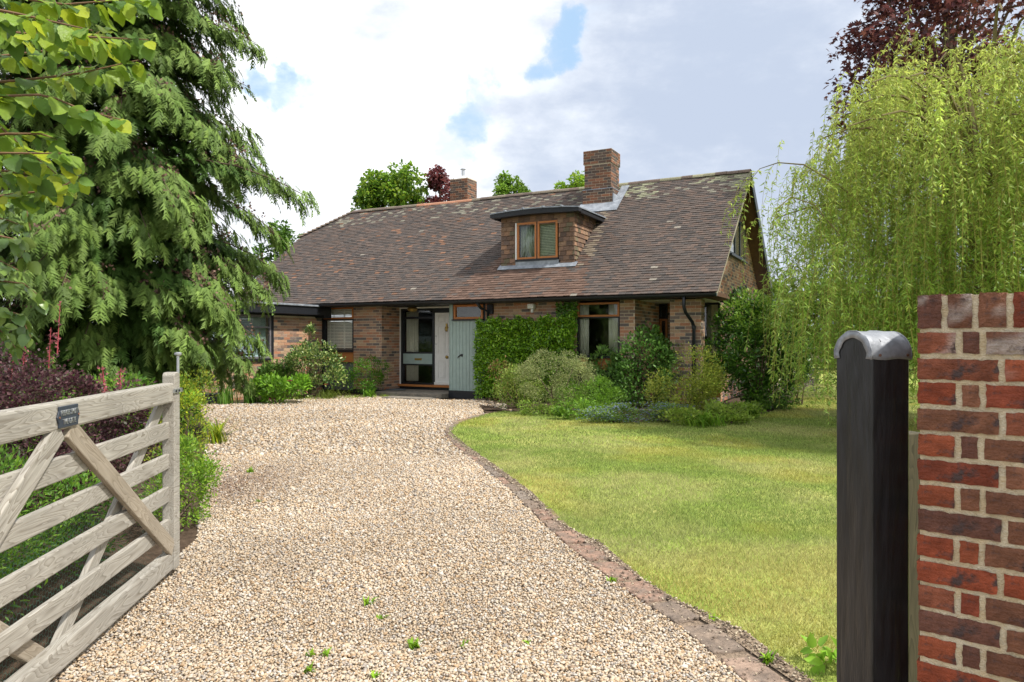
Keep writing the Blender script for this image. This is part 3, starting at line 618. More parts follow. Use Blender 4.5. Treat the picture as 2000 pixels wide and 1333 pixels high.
# study window beside the wing
w2 = frame_v('window', M['orange'], house, -9.0, -7.94, 2.08, 2.40, -.01, .045, .08)
w2b = frame_v('window', M['black'], house, -9.0, -7.94, 1.2, 2.078, 0.0, .035, .07)
bx('sill', M['black'], w2b, -9.0, -7.94, -.04, .06, 1.15, 1.198); bx('inner_sill', M['white'], w2b, -8.95, -7.98, .08, .2, 1.205, 1.24)
bx('spandrel_panel', M['orange'], house, -9.0, -7.945, .0, .05, .88, 1.148); bx('lower_panel', M['slate'], house, -9.0, -7.945, .012, .06, .1, .84); bx('panel_bead', M['black'], house, -9.0, -7.945, -.005, .06, .842, .878)
bl = MB()
for k in range(26): 
    z = 1.27 + k * .042
    bl.box(-8.94, -7.99, .085, .092, z, z + .03)
bl.box(-8.94, -7.99, .105, .14, 2.34, 2.38)
o = bl.build('venetian_blind', M['blind'], None, loc=(HO[0], HO[1], 0), rot=(0, 0, -TH)); tag(o, 'white venetian blind in the window beside the projecting wing', 'blind')
lad = MB()
for x in (-8.86, -8.72, -8.36, -8.33): lad.box(x, x + .02, .10, .103, 1.25, 2.35)
lad.build('ladder_tape', M['blind'], o)
# wing window (plane u = -9.05)
ww = MB(); z0, z1 = 1.04, 2.14
for a0, a1, b0, b1 in ((-4.0, -1.925, 1.02, 1.07), (-4.0, -1.925, 2.08, 2.138), (-1.98, -1.927, 1.071, 2.079), (-4.0, -3.95, 1.071, 2.079), (-3.0, -2.96, 1.071, 2.079)): ww.box(-9.1, -9.04, a0, a1, b0, b1)
ww.box(-9.095, -9.045, -2.96, -1.98, 1.80, 1.84)
wwo = ww.build('window', mat('grey_metal_frame', (.16, .15, .16), .45), house, bevel=.003); bx('pane', M['glass'], wwo, -9.075, -9.07, -3.96, -1.96, 1.06, 2.09)
bx('sill', M['black'], wwo, -9.08, -8.98, -4.0, -1.93, .975, 1.018); bx('window_post', M['black'], house, -9.06, -9.03, -1.924, -1.85, 1.0, 2.139)
bx('inner_sill', mat('pale_blue_sill', (.5, .62, .68), .5), wwo, -9.3, -9.11, -3.9, -2.2, 1.07, 1.10)
wb_ = MB()
for k in range(24): wb_.box(-9.14, -9.133, -3.9, -2.45, 1.14 + k * .04, 1.168 + k * .04)
o = wb_.build('venetian_blind', mat('blue_grey_blind', (.38, .46, .50), .6), None, loc=(HO[0], HO[1], 0), rot=(0, 0, -TH)); tag(o, 'blue grey venetian blind in the wing window behind the conifer', 'blind')
MB().box(-9.17, -9.165, -2.44, -2.0, 1.1, 2.1).build('side_curtain', mat('green_grey_net', (.26, .34, .31), .8, trans=.2), o)

# ---- entrance recess
ev = .87
ef = MB(); ef.box(-6.965, -6.93, ev - .06, ev + .06, .20, 2.40); ef.box(-6.93, -4.80, ev - .059, ev + .06, 2.365, 2.40); efo = ef.build('entrance_frame', M['white'], house)
sc_ = MB()
for x0, x1, z0_, z1_ in ((-6.93, -6.86, .265, 2.364), (-5.885, -5.815, .265, 2.364), (-6.86, -5.885, 2.30, 2.364), (-6.86, -5.885, 2.08, 2.135), (-6.86, -5.885, 1.115, 1.16), (-6.86, -5.885, .79, .83), (-6.86, -5.885, .265, .31), (-5.815, -4.8, 2.24, 2.364), ): sc_.box(x0, x1, ev - .04, ev + .05, z0_, z1_)
sco = sc_.build('entrance_screen', M['black'], house, bevel=.003)
for x0, x1, z0_, z1_ in ((-6.86, -5.885, 2.135, 2.30), (-6.86, -5.885, 1.16, 2.08), (-6.86, -5.885, .31, .79)): bx('pane', M['glass'], sco, x0, x1, ev + .01, ev + .015, z0_, z1_)
lp_ = bx('letter_panel', M['teal'], sco, -6.86, -5.885, ev - .03, ev + .02, .831, 1.114); bx('letter_plate', M['brass'], lp_, -6.47, -6.23, ev - .038, ev - .029, .93, .99, bevel=.006); bx('letter_flap', M['brass'], lp_, -6.44, -6.26, ev - .044, ev - .037, .945, .975, bevel=.004)
bx('threshold', M['orange'], house, -6.965, -4.81, ev - .13, ev + .06, .205, .262, bevel=.006)
curtain(-6.83, -6.42, ev + .09, .35, 2.28, 'cream curtain behind the tall glass beside the white front door', folds=6, amp=.025)
door = bx('front_door', M['white'], house, -5.81, -5.05, ev - .02, ev + .025, .265, 2.236, bevel=.004)
for x0, x1, z0_, z1_ in ((-5.70, -5.47, 1.97, 2.14), (-5.70, -5.47, 1.12, 1.86), (-5.70, -5.47, .45, .93), (-5.39, -5.16, 1.97, 2.14), (-5.39, -5.16, 1.12, 1.86), (-5.39, -5.16, .45, .93)):
    q = MB(); t = .018
    for c_ in ((x0, x1, z0_, z0_ + t), (x0, x1, z1_ - t, z1_), (x0, x0 + t, z0_ + t, z1_ - t), (x1 - t, x1, z0_ + t, z1_ - t)): q.box(c_[0], c_[1], ev - .032, ev - .019, c_[2], c_[3])
    q.box(x0 + .04, x1 - .04, ev - .027, ev - .0195, z0_ + .04, z1_ - .04); q.build('door_panel', M['white'], door, bevel=.003)
bx('weather_bar', M['white'], door, -5.81, -5.05, ev - .06, ev - .021, .27, .34, bevel=.01)
MB().lathe([(.02, 0), (.045, -.01), (.045, -.035), (.02, -.05)], (-5.41, ev - .02, 1.03), 14, axis='y').build('door_knob', M['brass'], door, smooth=True)
kn = MB().lathe([(.05, 0), (.05, -.012), (.02, -.03)], (-5.42, ev - .02, 1.83), 12, axis='y'); kn.box(-5.44, -5.40, ev - .05, ev - .02, 1.72, 1.94); kn.tube([(-5.45, ev - .05, 1.85), (-5.46, ev - .06, 1.78), (-5.42, ev - .065, 1.72), (-5.38, ev - .06, 1.78), (-5.39, ev - .05, 1.85)], .01, 6); kn.build('door_knocker', M['brass'], door)
for z in (1.38, 1.60): MB().lathe([(.018, 0), (.018, -.012)], (-5.77, ev - .02, z), 10, axis='y').build('lock_cylinder', M['steel'], door)
step = MB().prism([(-7.05, .78, 0), (-4.83, .78, 0), (-4.83, -.35, 0), (-5.2, -.42, 0), (-6.85, -.42, 0)], (0, 0, .13)).build('entrance_step', M['stone'], house, bevel=.015)
MB().prism([(-6.3, -.42, 0), (-4.9, -.42, 0), (-5.0, -.95, 0), (-6.2, -.98, 0)], (0, 0, .05)).build('lower_step', M['stone'], house, bevel=.012)
o = MB().lathe([(.0, .0), (.26, .0), (.28, .015), (.26, .03), (0, .032)], seg=20).build('slate_mat', M['slate'], None, loc=hw(-6.68, .25, .132)); o.scale = (1, .6, 1); tag(o, 'flat oval slate lying on the entrance step by the brick pier', 'slate')
lmp = MB().lathe([(.03, 2.39), (.12, 2.37), (.15, 2.33), (.10, 2.27), (.03, 2.25)], (-6.2, .35, 0), 14); lmp.build('porch_lamp', M['brass'], house, smooth=False)
bx('porch_ceiling', M['black'], house, -6.96, -4.81, .0, ev - .06, 2.402, 2.415)
# sage boarded panel with small window
bx('panel_backing', M['dark'], house, -4.80, -3.76, .04, .08, .2, 2.40)
x = -4.80; k = 0
tp = MB(); tp.box(-4.80, -3.76, .025, .039, .2, 2.0); tpo = tp.build('boarded_panel', M['teal'], house)
while x < -3.77:
    w = min(.1, -3.765 - x); top_ = 2.40 if x + w < -4.66 else 1.985
    bx('board', M['teal'], tpo, x + .002, x + w - .004, 0.0 + random.uniform(-.001, .001), .024, .202, top_, bevel=.003); x += .1
bx('board', M['teal'], tpo, -4.80, -4.79, -.012, .3, .202, 2.40)
MB().box(-4.80, -4.78, .03, .80, .2, 2.4).build('recess_side', M['teal'], house)
w3 = frame_v('window', M['orange'], house, -4.66, -3.80, 2.02, 2.39, -.03, .055, .08); bx('sill', M['black'], w3, -4.70, -3.78, -.06, .03, 1.985, 2.018)
bx('brick_infill', M['black'], house, -3.80, -3.74, .0, .1, 2.0, 2.4)
o = MB().tube([(0, 0, 0), (0, -.09, .01), (0, -.12, -.05)], .02, 8).lathe([(.04, -.02), (.04, .03)], (0, -.06, .04), 10).build('garden_tap', M['white'], house, loc=(-3.87, -.01, .97))
o = MB().prism([(0, 0, 0), (.10, 0, .07), (.15, 0, .04), (.17, 0, .12), (.10, 0, .11), (.03, 0, .06)], (0, -.012, 0)).build('bird_ornament', M['black'], house, loc=(-4.56, -.003, 1.02))
sl_ = MB().box(-2.50, -2.34, -.16, -.03, 2.25, 2.36); sl_.box(-2.46, -2.38, -.03, 0, 2.22, 2.3); sl_.lathe([(.03, 2.15), (.035, 2.2), (.02, 2.25)], (-2.40, -.1, 0), 10); sl_.build('security_light', M['white'], house, bevel=.008)
# ---- porch windows (plane v = 2)
pd = frame_v('porch_door', M['orange'], house, .13, .325, .12, 2.02, 1.98, .05, .06); frame_v('window', M['black'], house, .13, .325, 2.03, 2.39, 1.98, .03, .06)
pw = frame_v('window', M['black'], house, .435, 1.612, 1.1, 2.395, 1.97, .05, .07, mull=(1.0,)); bx('sill', M['black'], pw, .435, 1.612, 1.9, 1.969, 1.05, 1.099); bx('spandrel_panel', M['orange'], house, .435, 1.612, 1.985, 2.03, .12, 1.05)
curtain(.47, .80, 2.09, 1.1, 2.36, 'cream curtain in the porch window seen beside the brick return', folds=5); curtain(1.28, 1.56, 2.09, 1.1, 2.36, 'cream curtain in the porch window seen past the corner pier', folds=4)

# ---- dormer
DV = .62; du0, du1, dz0, dz1 = -3.63, -1.60, 3.33, 4.66
dm = MB(); dm.box(du0 + .02, -3.2, DV + .02, DV + .1, dz0, dz1); dm.box(-2.02, du1 - .02, DV + .02, DV + .1, dz0, dz1); dm.box(-3.2, -2.02, DV + .021, DV + .1, 4.47, dz1 - .001); dm.box(-3.2, -2.02, DV + .021, DV + .1, dz0, 3.5)
dm.prism([(du1 - .02, DV + .1, dz0 + .1), (du1 - .02, DV + .1, dz1), (du1 - .02, 2.4, dz1), (du1 - .02, 2.38, dz1 - .05)], (-.08, 0, 0)); dm.prism([(du0 + .02, DV + .1, dz0 + .1), (du0 + .02, DV + .1, dz1), (du0 + .02, 2.4, dz1), (du0 + .02, 2.38, dz1 - .05)], (.08, 0, 0))
dmo = dm.build('dormer', M['dark'], house)
HT = [(.20, .125, .085), (.165, .105, .075), (.24, .155, .10), (.15, .125, .08), (.27, .16, .10), (.13, .09, .07)]
def hung(face, a0, a1, z, w):
    c = np.array(random.choice(HT)) * random.uniform(.8, 1.2); j = random.uniform(-.004, .006)
    if face == 'f': V = [(a, DV - n + .02, zz) for zz, n0 in ((z, .026 + j), (z + .145, .004)) for a in (a0, a1) for n in (n0 - .014, n0)]
    else: V = [(du1 + n - .02, a, zz) for zz, n0 in ((z, .026 + j), (z + .145, .004)) for a in (a0, a1) for n in (n0 - .014, n0)]
    V = np.array(V); V[:4, 2] += random.uniform(-.004, .004)
    o0 = V[0].copy(); MB().add(V - o0, [(0, 2, 6, 4), (1, 5, 7, 3), (0, 1, 3, 2), (4, 6, 7, 5), (0, 4, 5, 1), (2, 3, 7, 6)], c).build('hung_tile', M['tile'], dmo, loc=o0)
z = dz0 + .02; r_ = 0
while z < dz1 - .05:
    a = du0 - (.0825 if r_ % 2 else 0)
    while a < du1:
        a0, a1 = max(a, du0) + .002, min(a + .163, du1); a += .165
        inz = 3.44 < z + .06 < 4.43
        for q0, q1 in ([(a0, min(a1, -3.215)), (max(a0, -2.015), a1)] if inz else [(a0, a1)]):
            if not inz and z < 3.44 and -3.2 < (q0 + q1) / 2 < -2.02: continue
            if q1 - q0 > .03: hung('f', q0, q1, z, 0)
    a = DV - (.0825 if r_ % 2 else 0)
    while a < 2.35:
        a0, a1 = max(a, DV) + .002, a + .163; a += .165
        if z > roof_z(a1) - .06 - .04 and a1 < 2.4: hung('s', a0, a1, z, 0)
    z += .115; r_ += 1
uu = np.linspace(du0 - .20, du1 + .20, 13); arch = lambda u: 4.715 + .06 * (1 - ((u - (du0 + du1) / 2) / (1.22)) ** 2)
P = [(u, .38, arch(u)) for u in uu] + [(u, .38, arch(u) - .03) for u in uu[::-1]]; MB().prism(P, (0, 2.35, .02)).build('dormer_roof', M['lead'], dmo)
P = [(u, .40, arch(u) - .032) for u in uu] + [(u, .40, max(arch(u) - .15, 4.60)) for u in uu[::-1]]; MB().prism(P, (0, .20, 0)).build('dormer_fascia', M['black'], dmo)
for x in (du0 - .19, du1 + .145): bx('dormer_fascia', M['black'], dmo, x, x + .045, .601, 2.6, 4.585, 4.66)
bx('dormer_fascia', M['black'], dmo, du1 + .08, du1 + .145, .602, 2.55, 4.60, 4.66)
for u in (-3.4, -2.9, -2.35, -1.85): MB().tube([(u, .36, arch(u) + .005), (u + .02, 1.0, arch(u) + .015), (u, 2.3, arch(u) + .03)], .022, 8).build('lead_roll', M['lead'], dmo)
for x0, x1 in ((-3.17, -2.625), (-2.595, -2.05)):
    ff = frame_v('dormer_window', M['orange'], dmo, x0, x1, 3.53, 4.46, DV - .01, .05, .06)
bx('window_mullion', M['black'], dmo, -2.624, -2.596, DV, DV + .05, 3.53, 4.46); bx('window_jamb', M['white'], dmo, -3.21, -3.175, DV - .02, DV + .05, 3.50, 4.46)
bx('sill', M['black'], dmo, -3.2, -2.03, DV - .05, DV + .04, 3.48, 3.528); bx('lead_apron', M['lead'], dmo, -3.2, -2.02, DV - .03, DV + .01, 3.34, 3.48, bevel=.004)
MB().prism([rp(du0 - .05, 1.22, .035), rp(du1 + .08, 1.22, .035), rp(du1 + .08, 1.42, .035), rp(du0 - .05, 1.42, .035)], (0, -.006, .008)).build('lead_flashing', M['lead'], dmo)
curtain(-3.12, -2.70, DV + .13, 3.55, 4.44, 'green grey curtain behind the first pane of the dormer window', folds=5, amp=.02, m=mat('green_grey_curtain', (.36, .42, .33), .9, trans=.2))
db = MB()
for k in range(22): db.box(-2.56, -2.08, DV + .07, DV + .077, 3.57 + k * .04, 3.598 + k * .04)
o = db.build('venetian_blind', mat('sage_blind', (.34, .38, .28), .7), None, loc=(HO[0], HO[1], 0), rot=(0, 0, -TH)); tag(o, 'sage slatted blind behind the dormer window pane nearer the gable', 'blind')
bx('dormer_inside', M['dark'], dmo, -3.5, -1.7, 1.3, 1.35, 3.4, 4.62)

# ---- chimneys
CH_COL = [(.17, .095, .065), (.11, .075, .06), (.085, .07, .062), (.21, .10, .06), (.14, .10, .08), (.26, .12, .07)]
def chimney(part, u0, u1, v0, v1, z0, z1, cols=CH_COL, n=0):
    w = brickwork(house, (0, v0, 0), X_, [(u0, u1)], z0, z1, part, thick=v1 - v0, outward=(0, -1, 0), cols=cols, indiv=n)
    brickwork(house, (u1 + .003, v0 + .004, 0), Y_, [(0, v1 - v0 - .004)], z0, z1, part + '_side', thick=.05, outward=(1, 0, 0), cols=cols, phase=1); return w
chimney('chimney', -2.30, -1.53, 3.06, 3.75, 5.66, 6.36)
chimney('chimney_head', -2.325, -1.505, 3.035, 3.775, 6.362, 6.74)
chimney('chimney_base', -2.33, -1.46, 3.0, 3.8, 4.9, 5.64)
bx('chimney_ledge', M['lead'], house, -2.335, -1.45, 2.995, 3.81, 5.641, 5.659)
MB().prism([rp(-2.40, 3.95, .04), rp(-1.22, 3.95, .04), rp(-1.22, 5.35, .04), rp(-1.44, 5.35, .04), rp(-1.44, 4.45, .04), rp(-2.4, 4.45, .04)], (0, -.008, .012)).build('lead_saddle', M['lead'], house)
bx('step_flashing', M['lead'], house, -1.458, -1.44, 3.0, 3.8, 5.2, 5.5)
chimney('rear_chimney', -7.62, -6.95, 4.5, 5.1, 5.2, 6.80)
rc = MB().lathe([(.13, 6.8), (.10, 6.9), (.10, 6.92)], (-7.3, 4.8, 0), 12); rc.build('chimney_pot', M['tile'], house)
cw = MB().lathe([(.055, 6.9), (.055, 7.14), (.09, 7.15), (.09, 7.17), (.02, 7.2)], (-7.3, 4.8, 0), 12); cw.build('flue_cowl', M['steel'], house)

# ------------------------------------------------------------------ foliage helpers
def unit(v): return v / (np.linalg.norm(v, axis=-1, keepdims=True) + 1e-9)
def rdir(n, rg): return unit(rg.normal(size=(n, 3)))
T_DIA = (np.array([(0, 0, 0), (.45, -1, .07), (1, 0, -.06), (.45, 1, .07)]), np.array([(0, 1, 2), (0, 2, 3)]))
T_OVAL = (np.array([(0, 0, 0), (.22, -.75, .05), (.6, -.85, .04), (1, 0, -.1), (.6, .85, .04), (.22, .75, .05)]), np.array([(0, 1, 2, 3), (0, 3, 4, 5)]))
def _star():
    V = [(0.05, 0, 0)]; ang = [-2.0, -1.0, 0, 1.0, 2.0]; ln = [.55, .85, 1, .85, .55]
    for i, (a_, l) in enumerate(zip(ang, ln)):
        V.append((.3 + l * .7 * math.cos(a_), l * 1.4 * math.sin(a_), -.1 * l))
        if i < 4: m_ = a_ + .5; V.append((.3 + .28 * math.cos(m_), .55 * math.sin(m_), .02))
    return np.array(V), np.array([(0, i, i + 1) for i in range(1, len(V) - 1)])
T_STAR = _star()
def _frond(seed, n=7):
    rg = np.random.default_rng(seed); V, F = [], []
    def tri(s, w, h, ds, dw, dh, t):
        k = len(V); l = math.hypot(ds, dw); px, pw = -dw / l * t, ds / l * t
        V.extend([(s + px, w + pw, h), (s - px, w - pw, h), (s + ds, w + dw, h + dh)]); F.append((k, k + 1, k + 2))
    tri(0, 0, 0, 1, rg.normal(0, .06), -.4, .05)
    for i in range(n):
        for sg in (-1, 1):
            s = .04 + .82 * (i + rg.uniform(-.3, .3)) / (n - 1); s = min(max(s, .02), .92); l = .52 * (1 - .6 * s) * rg.uniform(.6, 1.2); an = rg.uniform(.5, .95)
            tri(s, 0, -.4 * s * s, l * math.cos(an), sg * l * math.sin(an), -.25 * l - rg.uniform(0, .08), .052 * rg.uniform(.7, 1.3))
    return np.array(V), np.array(F)
T_FRONDS = [_frond(k) for k in range(4)]
def leaf_cloud(P, A, N, L, Wd, C, T):
    A = unit(A); B = unit(np.cross(A, N)); N = np.cross(B, A); TV, TF_ = T; n = len(P)
    L = np.broadcast_to(L, n)[:, None, None]; Wd = np.broadcast_to(Wd, n)[:, None, None]
    V = P[:, None] + TV[None, :, :1] * L * A[:, None] + TV[None, :, 1:2] * Wd * .5 * B[:, None] + TV[None, :, 2:] * L * N[:, None]
    F = (TF_[None] + (np.arange(n) * len(TV))[:, None, None]).reshape(-1, TF_.shape[1])
    return V.reshape(-1, 3), F, np.repeat(C, len(TV), 0)
def cols(pal, n, rg, jit=.18, green=True):
    pal = np.array(pal, float)
    if green: g_ = (pal[:, 1] > pal[:, 0] * .9)[:, None]; pal = np.where(g_, pal * [1.08, 1.22, .58], pal)
    return pal[rg.integers(0, len(pal), n)] * np.clip(1 + rg.normal(0, jit, (n, 1)), .5, 1.6)
SEED = [100]
def shrub(name, loc, r, zc, nl, L, Wd, pal, label, cat='shrub', lumps=16, T=T_DIA, m='leaf', up=.35, lump_r=.45, flowers=None, stems=5, group=None, droop=0., shape=None, jl=(.4, .95)):
    SEED[0] += 1; rg = np.random.default_rng(SEED[0]); loc = np.array([loc[0], loc[1], 0.]); r = np.array(r); nl = int(nl * .82)
    root = empty(name, loc, label, cat, group)
    d = rdir(lumps * 3, rg); d = d[d[:, 2] > -.93][:lumps]; lc = d * r * rg.uniform(*jl, (len(d), 1)); lc[:, 2] += zc; ls = rg.uniform(.6, 1.25, len(lc)); lcol = np.clip(rg.normal(1, .16, (len(lc), 1)), .65, 1.4)
    li = rg.integers(0, len(lc), nl); dd = rdir(nl, rg); dd = unit(dd + unit(lc[li] - [0, 0, zc]) * .55 + np.array([0, 0, up * .5]))
    rad = lump_r * r.mean() * rg.uniform(.3, 1.08, nl) ** .6 * ls[li] * np.exp(np.abs(rg.normal(0, .16, nl))); P = lc[li] + dd * rad[:, None] * (r / r.mean())
    k = P[:, 2] > .03
    if shape is not None: k &= shape(P)
    P, dd, li = P[k], dd[k], li[k]; n = len(P)
    A = unit(dd * .8 + rdir(n, rg) * .7 + np.array([0, 0, up - droop])); N = unit(rdir(n, rg) * .8 + np.array([0, 0, 1.]) + dd * .4)
    Ls = L * rg.uniform(.6, 1.25, n); C = cols(pal, n, rg) * lcol[li]
    V, F, CC = leaf_cloud(P, A, N, Ls, Wd * Ls / L, C, T)
    link('foliage', make_mesh('foliage', V, F, CC), M[m], root)
    for i in range(stems):
        e = lc[i % len(lc)] * [.9, .9, .95]; b0 = np.array([rg.normal(0, .06), rg.normal(0, .06), 0]); mid = (b0 + e) / 2 + rg.normal(0, .04, 3)
        MB().tube([b0, mid, e], [.018, .012, .006], 5, (.12, .085, .06)).build('stem', M['twig'], root)
    if flowers:
        fc, fn, fs = flowers; idx = rg.choice(n, fn, replace=False); out = P[idx] + dd[idx] * .03
        VV = []; FF = []; CC = []
        for q in range(6):
            ang = q * math.pi / 3; A2 = unit(np.stack([np.full(fn, math.cos(ang)), np.full(fn, math.sin(ang)), np.full(fn, .35)], 1) + dd[idx] * .3)
            V, F, C = leaf_cloud(out, A2, np.tile([0, 0, 1.], (fn, 1)), fs, fs * .8, cols([fc], fn, rg, .12, False), T_OVAL); FF.append(F + sum(len(v) for v in VV)); VV.append(V); CC.append(C)
        link('blossoms', make_mesh('blossoms', np.concatenate(VV), np.concatenate(FF), np.concatenate(CC)), M['leaf'], root)
    return root
def straps(name, loc, n, L, Wd, pal, label, spread=.25, cat='plant', arch=.6, group=None, flowers=None):
    SEED[0] += 1; rg = np.random.default_rng(SEED[0]); root = empty(name, (loc[0], loc[1], .01), label, cat, group)
    VV, FF, CC = [], [], []; o = 0; seg = 5
    for i in range(n):
        a_ = rg.uniform(0, 6.28); r0 = rg.uniform(0, spread) ; b0 = np.array([r0 * math.cos(a_ * 1.7), r0 * math.sin(a_ * 1.7), 0]); l = L * rg.uniform(.6, 1.15); out = np.array([math.cos(a_), math.sin(a_), 0]); side = np.array([-math.sin(a_), math.cos(a_), 0])
        t = np.linspace(0, 1, seg + 1); ar = arch * rg.uniform(.5, 1.3)
        ctr = b0 + out * (l * ar * t[:, None] ** 1.6) + np.array([0, 0, 1.]) * (l * (t - ar * .75 * t ** 2.4))[:, None]
        w = Wd * (1 - t ** 2.2) * .5 + .0005
        V = np.stack([ctr - side * w[:, None], ctr + side * w[:, None]], 1).reshape(-1, 3); VV.append(V); FF.append(np.array([(2 * k, 2 * k + 1, 2 * k + 3, 2 * k + 2) for k in range(seg)]) + o); o += len(V)
        CC.append(np.tile(cols(pal, 1, rg), (len(V), 1)))
    link('foliage', make_mesh('foliage', np.concatenate(VV), np.concatenate(FF), np.concatenate(CC)), M['leaf'], root)
    if flowers:
        fc, fn, h = flowers
        for i in range(fn):
            p = rg.uniform(-spread, spread, 2); z = h * rg.uniform(.7, 1.1); MB().tube([(p[0], p[1], 0), (p[0] + .02, p[1], z)], .004, 4, (.12, .18, .05)).lathe([(.0, z), (.02, z + .02), (.028, z + .06), (.0, z + .07)], (p[0] + .02, p[1], 0), 7, fc).build('flower', M['leaf'], root)
    return root
def tree(name, base, h, cr, zc, nl, L, Wd, pal, label, T=T_OVAL, lumps=45, lump_r=.30, m='leaf', trunk_r=.18, limbs=9, cat='tree', seed=0):
    SEED[0] += 1; rg = np.random.default_rng(SEED[0] + seed); root = empty(name, (base[0], base[1], 0), label, cat); cr = np.array(cr)
    d = rdir(lumps, rg); lc = d * cr * rg.uniform(.35, .85, (lumps, 1)) ** .7; lc[:, 2] += zc
    li = rg.integers(0, lumps, nl); dd = rdir(nl, rg); P = lc[li] + dd * (lump_r * cr.mean() * rg.uniform(.3, 1.1, nl) ** .5)[:, None] * rg.uniform(.6, 1.2, lumps)[li][:, None]
    A = unit(dd * .6 + rdir(nl, rg) * .8 + [0, 0, -.25]); N = unit(rdir(nl, rg) * .7 + [0, 0, 1.]); Ls = L * rg.uniform(.6, 1.25, nl)
    V, F, CC = leaf_cloud(P, A, N, Ls, Wd * Ls / L, cols(pal, nl, rg) * rg.uniform(.8, 1.2, lumps)[li][:, None], T)
    link('crown', make_mesh('crown', V, F, CC), M[m], root)
    tr = MB().tube([(0, 0, 0), (.05, .03, zc * .5), (0, 0, zc), (0, 0, zc + cr[2] * .6)], [trunk_r, trunk_r * .75, trunk_r * .5, .02], 8)
    t_ = tr.build('trunk', M['bark'], root)
    for i in range(limbs):
        e = lc[i]; s_ = np.array([0, 0, zc * rg.uniform(.55, 1)]); MB().tube([s_, (s_ + e) / 2 + [0, 0, .15 * cr[2]], e], [trunk_r * .4, trunk_r * .22, .015], 6).build('limb', M['bark'], t_)
    return root

# ------------------------------------------------------------------ five-bar gate, standing open
GE = np.array([-2.17, 4.6]); GD = unit(np.array([-.1214, 1.])); GL = 2.9; GH = GE - GD * GL
gate = empty('field_gate', (GH[0], GH[1], 0), 'weathered pale wooden five bar gate standing open beside the drive', 'gate', rot=(0, 0, math.atan2(GD[1], GD[0])))
def plank(name, p0, p1, wz, y0, y1, m, parent=gate, bev=.006):       # board from p0 to p1 (x,z on the gate), width wz, between depths y0..y1
    p0, p1 = np.array(p0, float), np.array(p1, float); d = p1 - p0; L_ = np.hypot(*d); a = math.atan2(d[1], d[0])
    return MB().box(0, L_, y0, y1, -wz / 2, wz / 2).build(name, m, parent, loc=(p0[0], 0, p0[1]), rot=(0, -a, 0), bevel=bev)
G1, G2 = M['gate'], M['gate_new']
plank('top_rail', (0, 1.168), (GL - .1, 1.168), .122, -.0365, .036, G1, bev=.012)
for zc_, w_ in ((.926, .105), (.738, .095), (.530, .098), (.324, .098)): plank('rail', (.08, zc_), (GL - .09, zc_ + random.uniform(-.006, .006)), w_, -.004, .026, G1)
plank('bottom_rail', (.06, .113), (GL - .1, .113), .115, -.030, .032, G1, bev=.01)
# closing stile with shaped head, hanging stile
hd = [(-.1, .05), (0, .05), (0, 1.262), (-.012, 1.285), (-.035, 1.295), (-.085, 1.293), (-.1, 1.275)]
MB().prism([(x, -.0375, z) for x, z in hd], (0, .075, 0)).build('closing_stile', G1, gate, loc=(GL, 0, 0), bevel=.006)
MB().box(-.06, .06, -.0375, .0375, .03, 1.42).build('hanging_stile', G1, gate, bevel=.008)
mx_ = GL - 1.44
plank('brace', (mx_ + .02, 1.108), (GL - .105, .19), .098, -.034, -.005, G2)
plank('brace', (mx_ - .06, 1.108), (.08, .19), .098, -.034, -.005, G1)
plank('brace', (GL - .11, 1.10), (mx_ + .02, .10), .085, .027, .055, G1)
plank('brace', (.08, 1.10), (mx_ - .05, .10), .085, .027, .055, G2)
pq = MB().prism([(-.085, 0, 0), (-.07, 0, .062), (-.078, 0, .082), (.078, 0, .082), (.07, 0, .062), (.085, 0, 0), (.07, 0, -.062), (.078, 0, -.082), (-.078, 0, -.082), (-.07, 0, -.062)], (0, -.007, 0))
pq = MB().prism([(-.10, 0, 0), (-.085, 0, .028), (-.085, 0, .047), (.085, 0, .047), (.085, 0, .028), (.10, 0, 0), (.085, 0, -.028), (.085, 0, -.047), (-.085, 0, -.047), (-.085, 0, -.028)], (0, -.008, 0))
plaque = pq.build('plaque', mat('blue_black_plaque', (.035, .045, .065), .45), gate, loc=(mx_ - .02, -.037, 1.165), bevel=.003)
for ln, zz in (('PLEASE SHUT', .017), ('THE GATE', -.022)):
    fc = bpy.data.curves.new('lettering', 'FONT'); fc.body = ln; fc.size = .032; fc.align_x = 'CENTER'; fc.align_y = 'CENTER'; fc.extrude = .0015
    t = bpy.data.objects.new('lettering', fc); COL.objects.link(t); t.parent = plaque; t.location = (0, -.0095, zz); t.rotation_euler = (R(90), 0, 0); bpy.context.view_layer.update(); me = bpy.data.meshes.new_from_object(t); bpy.data.objects.remove(t); t = link('lettering', me, M['steel'], plaque, (0, -.0095, zz), (R(90), 0, 0)); t.scale = (.78, 1.05, 1)
for x in (-.085, .085): MB().lathe([(.005, 0), (.005, -.003)], (x, -.008, 0), 8, axis='y').build('screw', mat('rusty_screw', (.2, .1, .06), .7), plaque)
MB().tube([(GL + .018, -.02, .82), (GL + .018, -.02, 1.40)], .009, 8).lathe([(.012, 1.395), (.022, 1.405), (.022, 1.415), (.01, 1.42)], (GL + .018, -.02, 0), 10).build('drop_bolt', M['steel'], gate)
MB().box(-.13, .03, -.046, -.039, 1.165, 1.19).box(.012, .03, -.046, .02, 1.165, 1.19).build('bolt_strap', M['steel'], gate, loc=(GL, 0, 0))
for x in (-.1, -.045): MB().lathe([(.007, 0), (.007, -.005)], (GL + x, -.046, 1.178), 8, axis='y').build('bolt_head', M['black'], gate)
nm = MB(); hs_ = .0165; h3 = hs_ * math.sqrt(3)
VV, FF = [], []
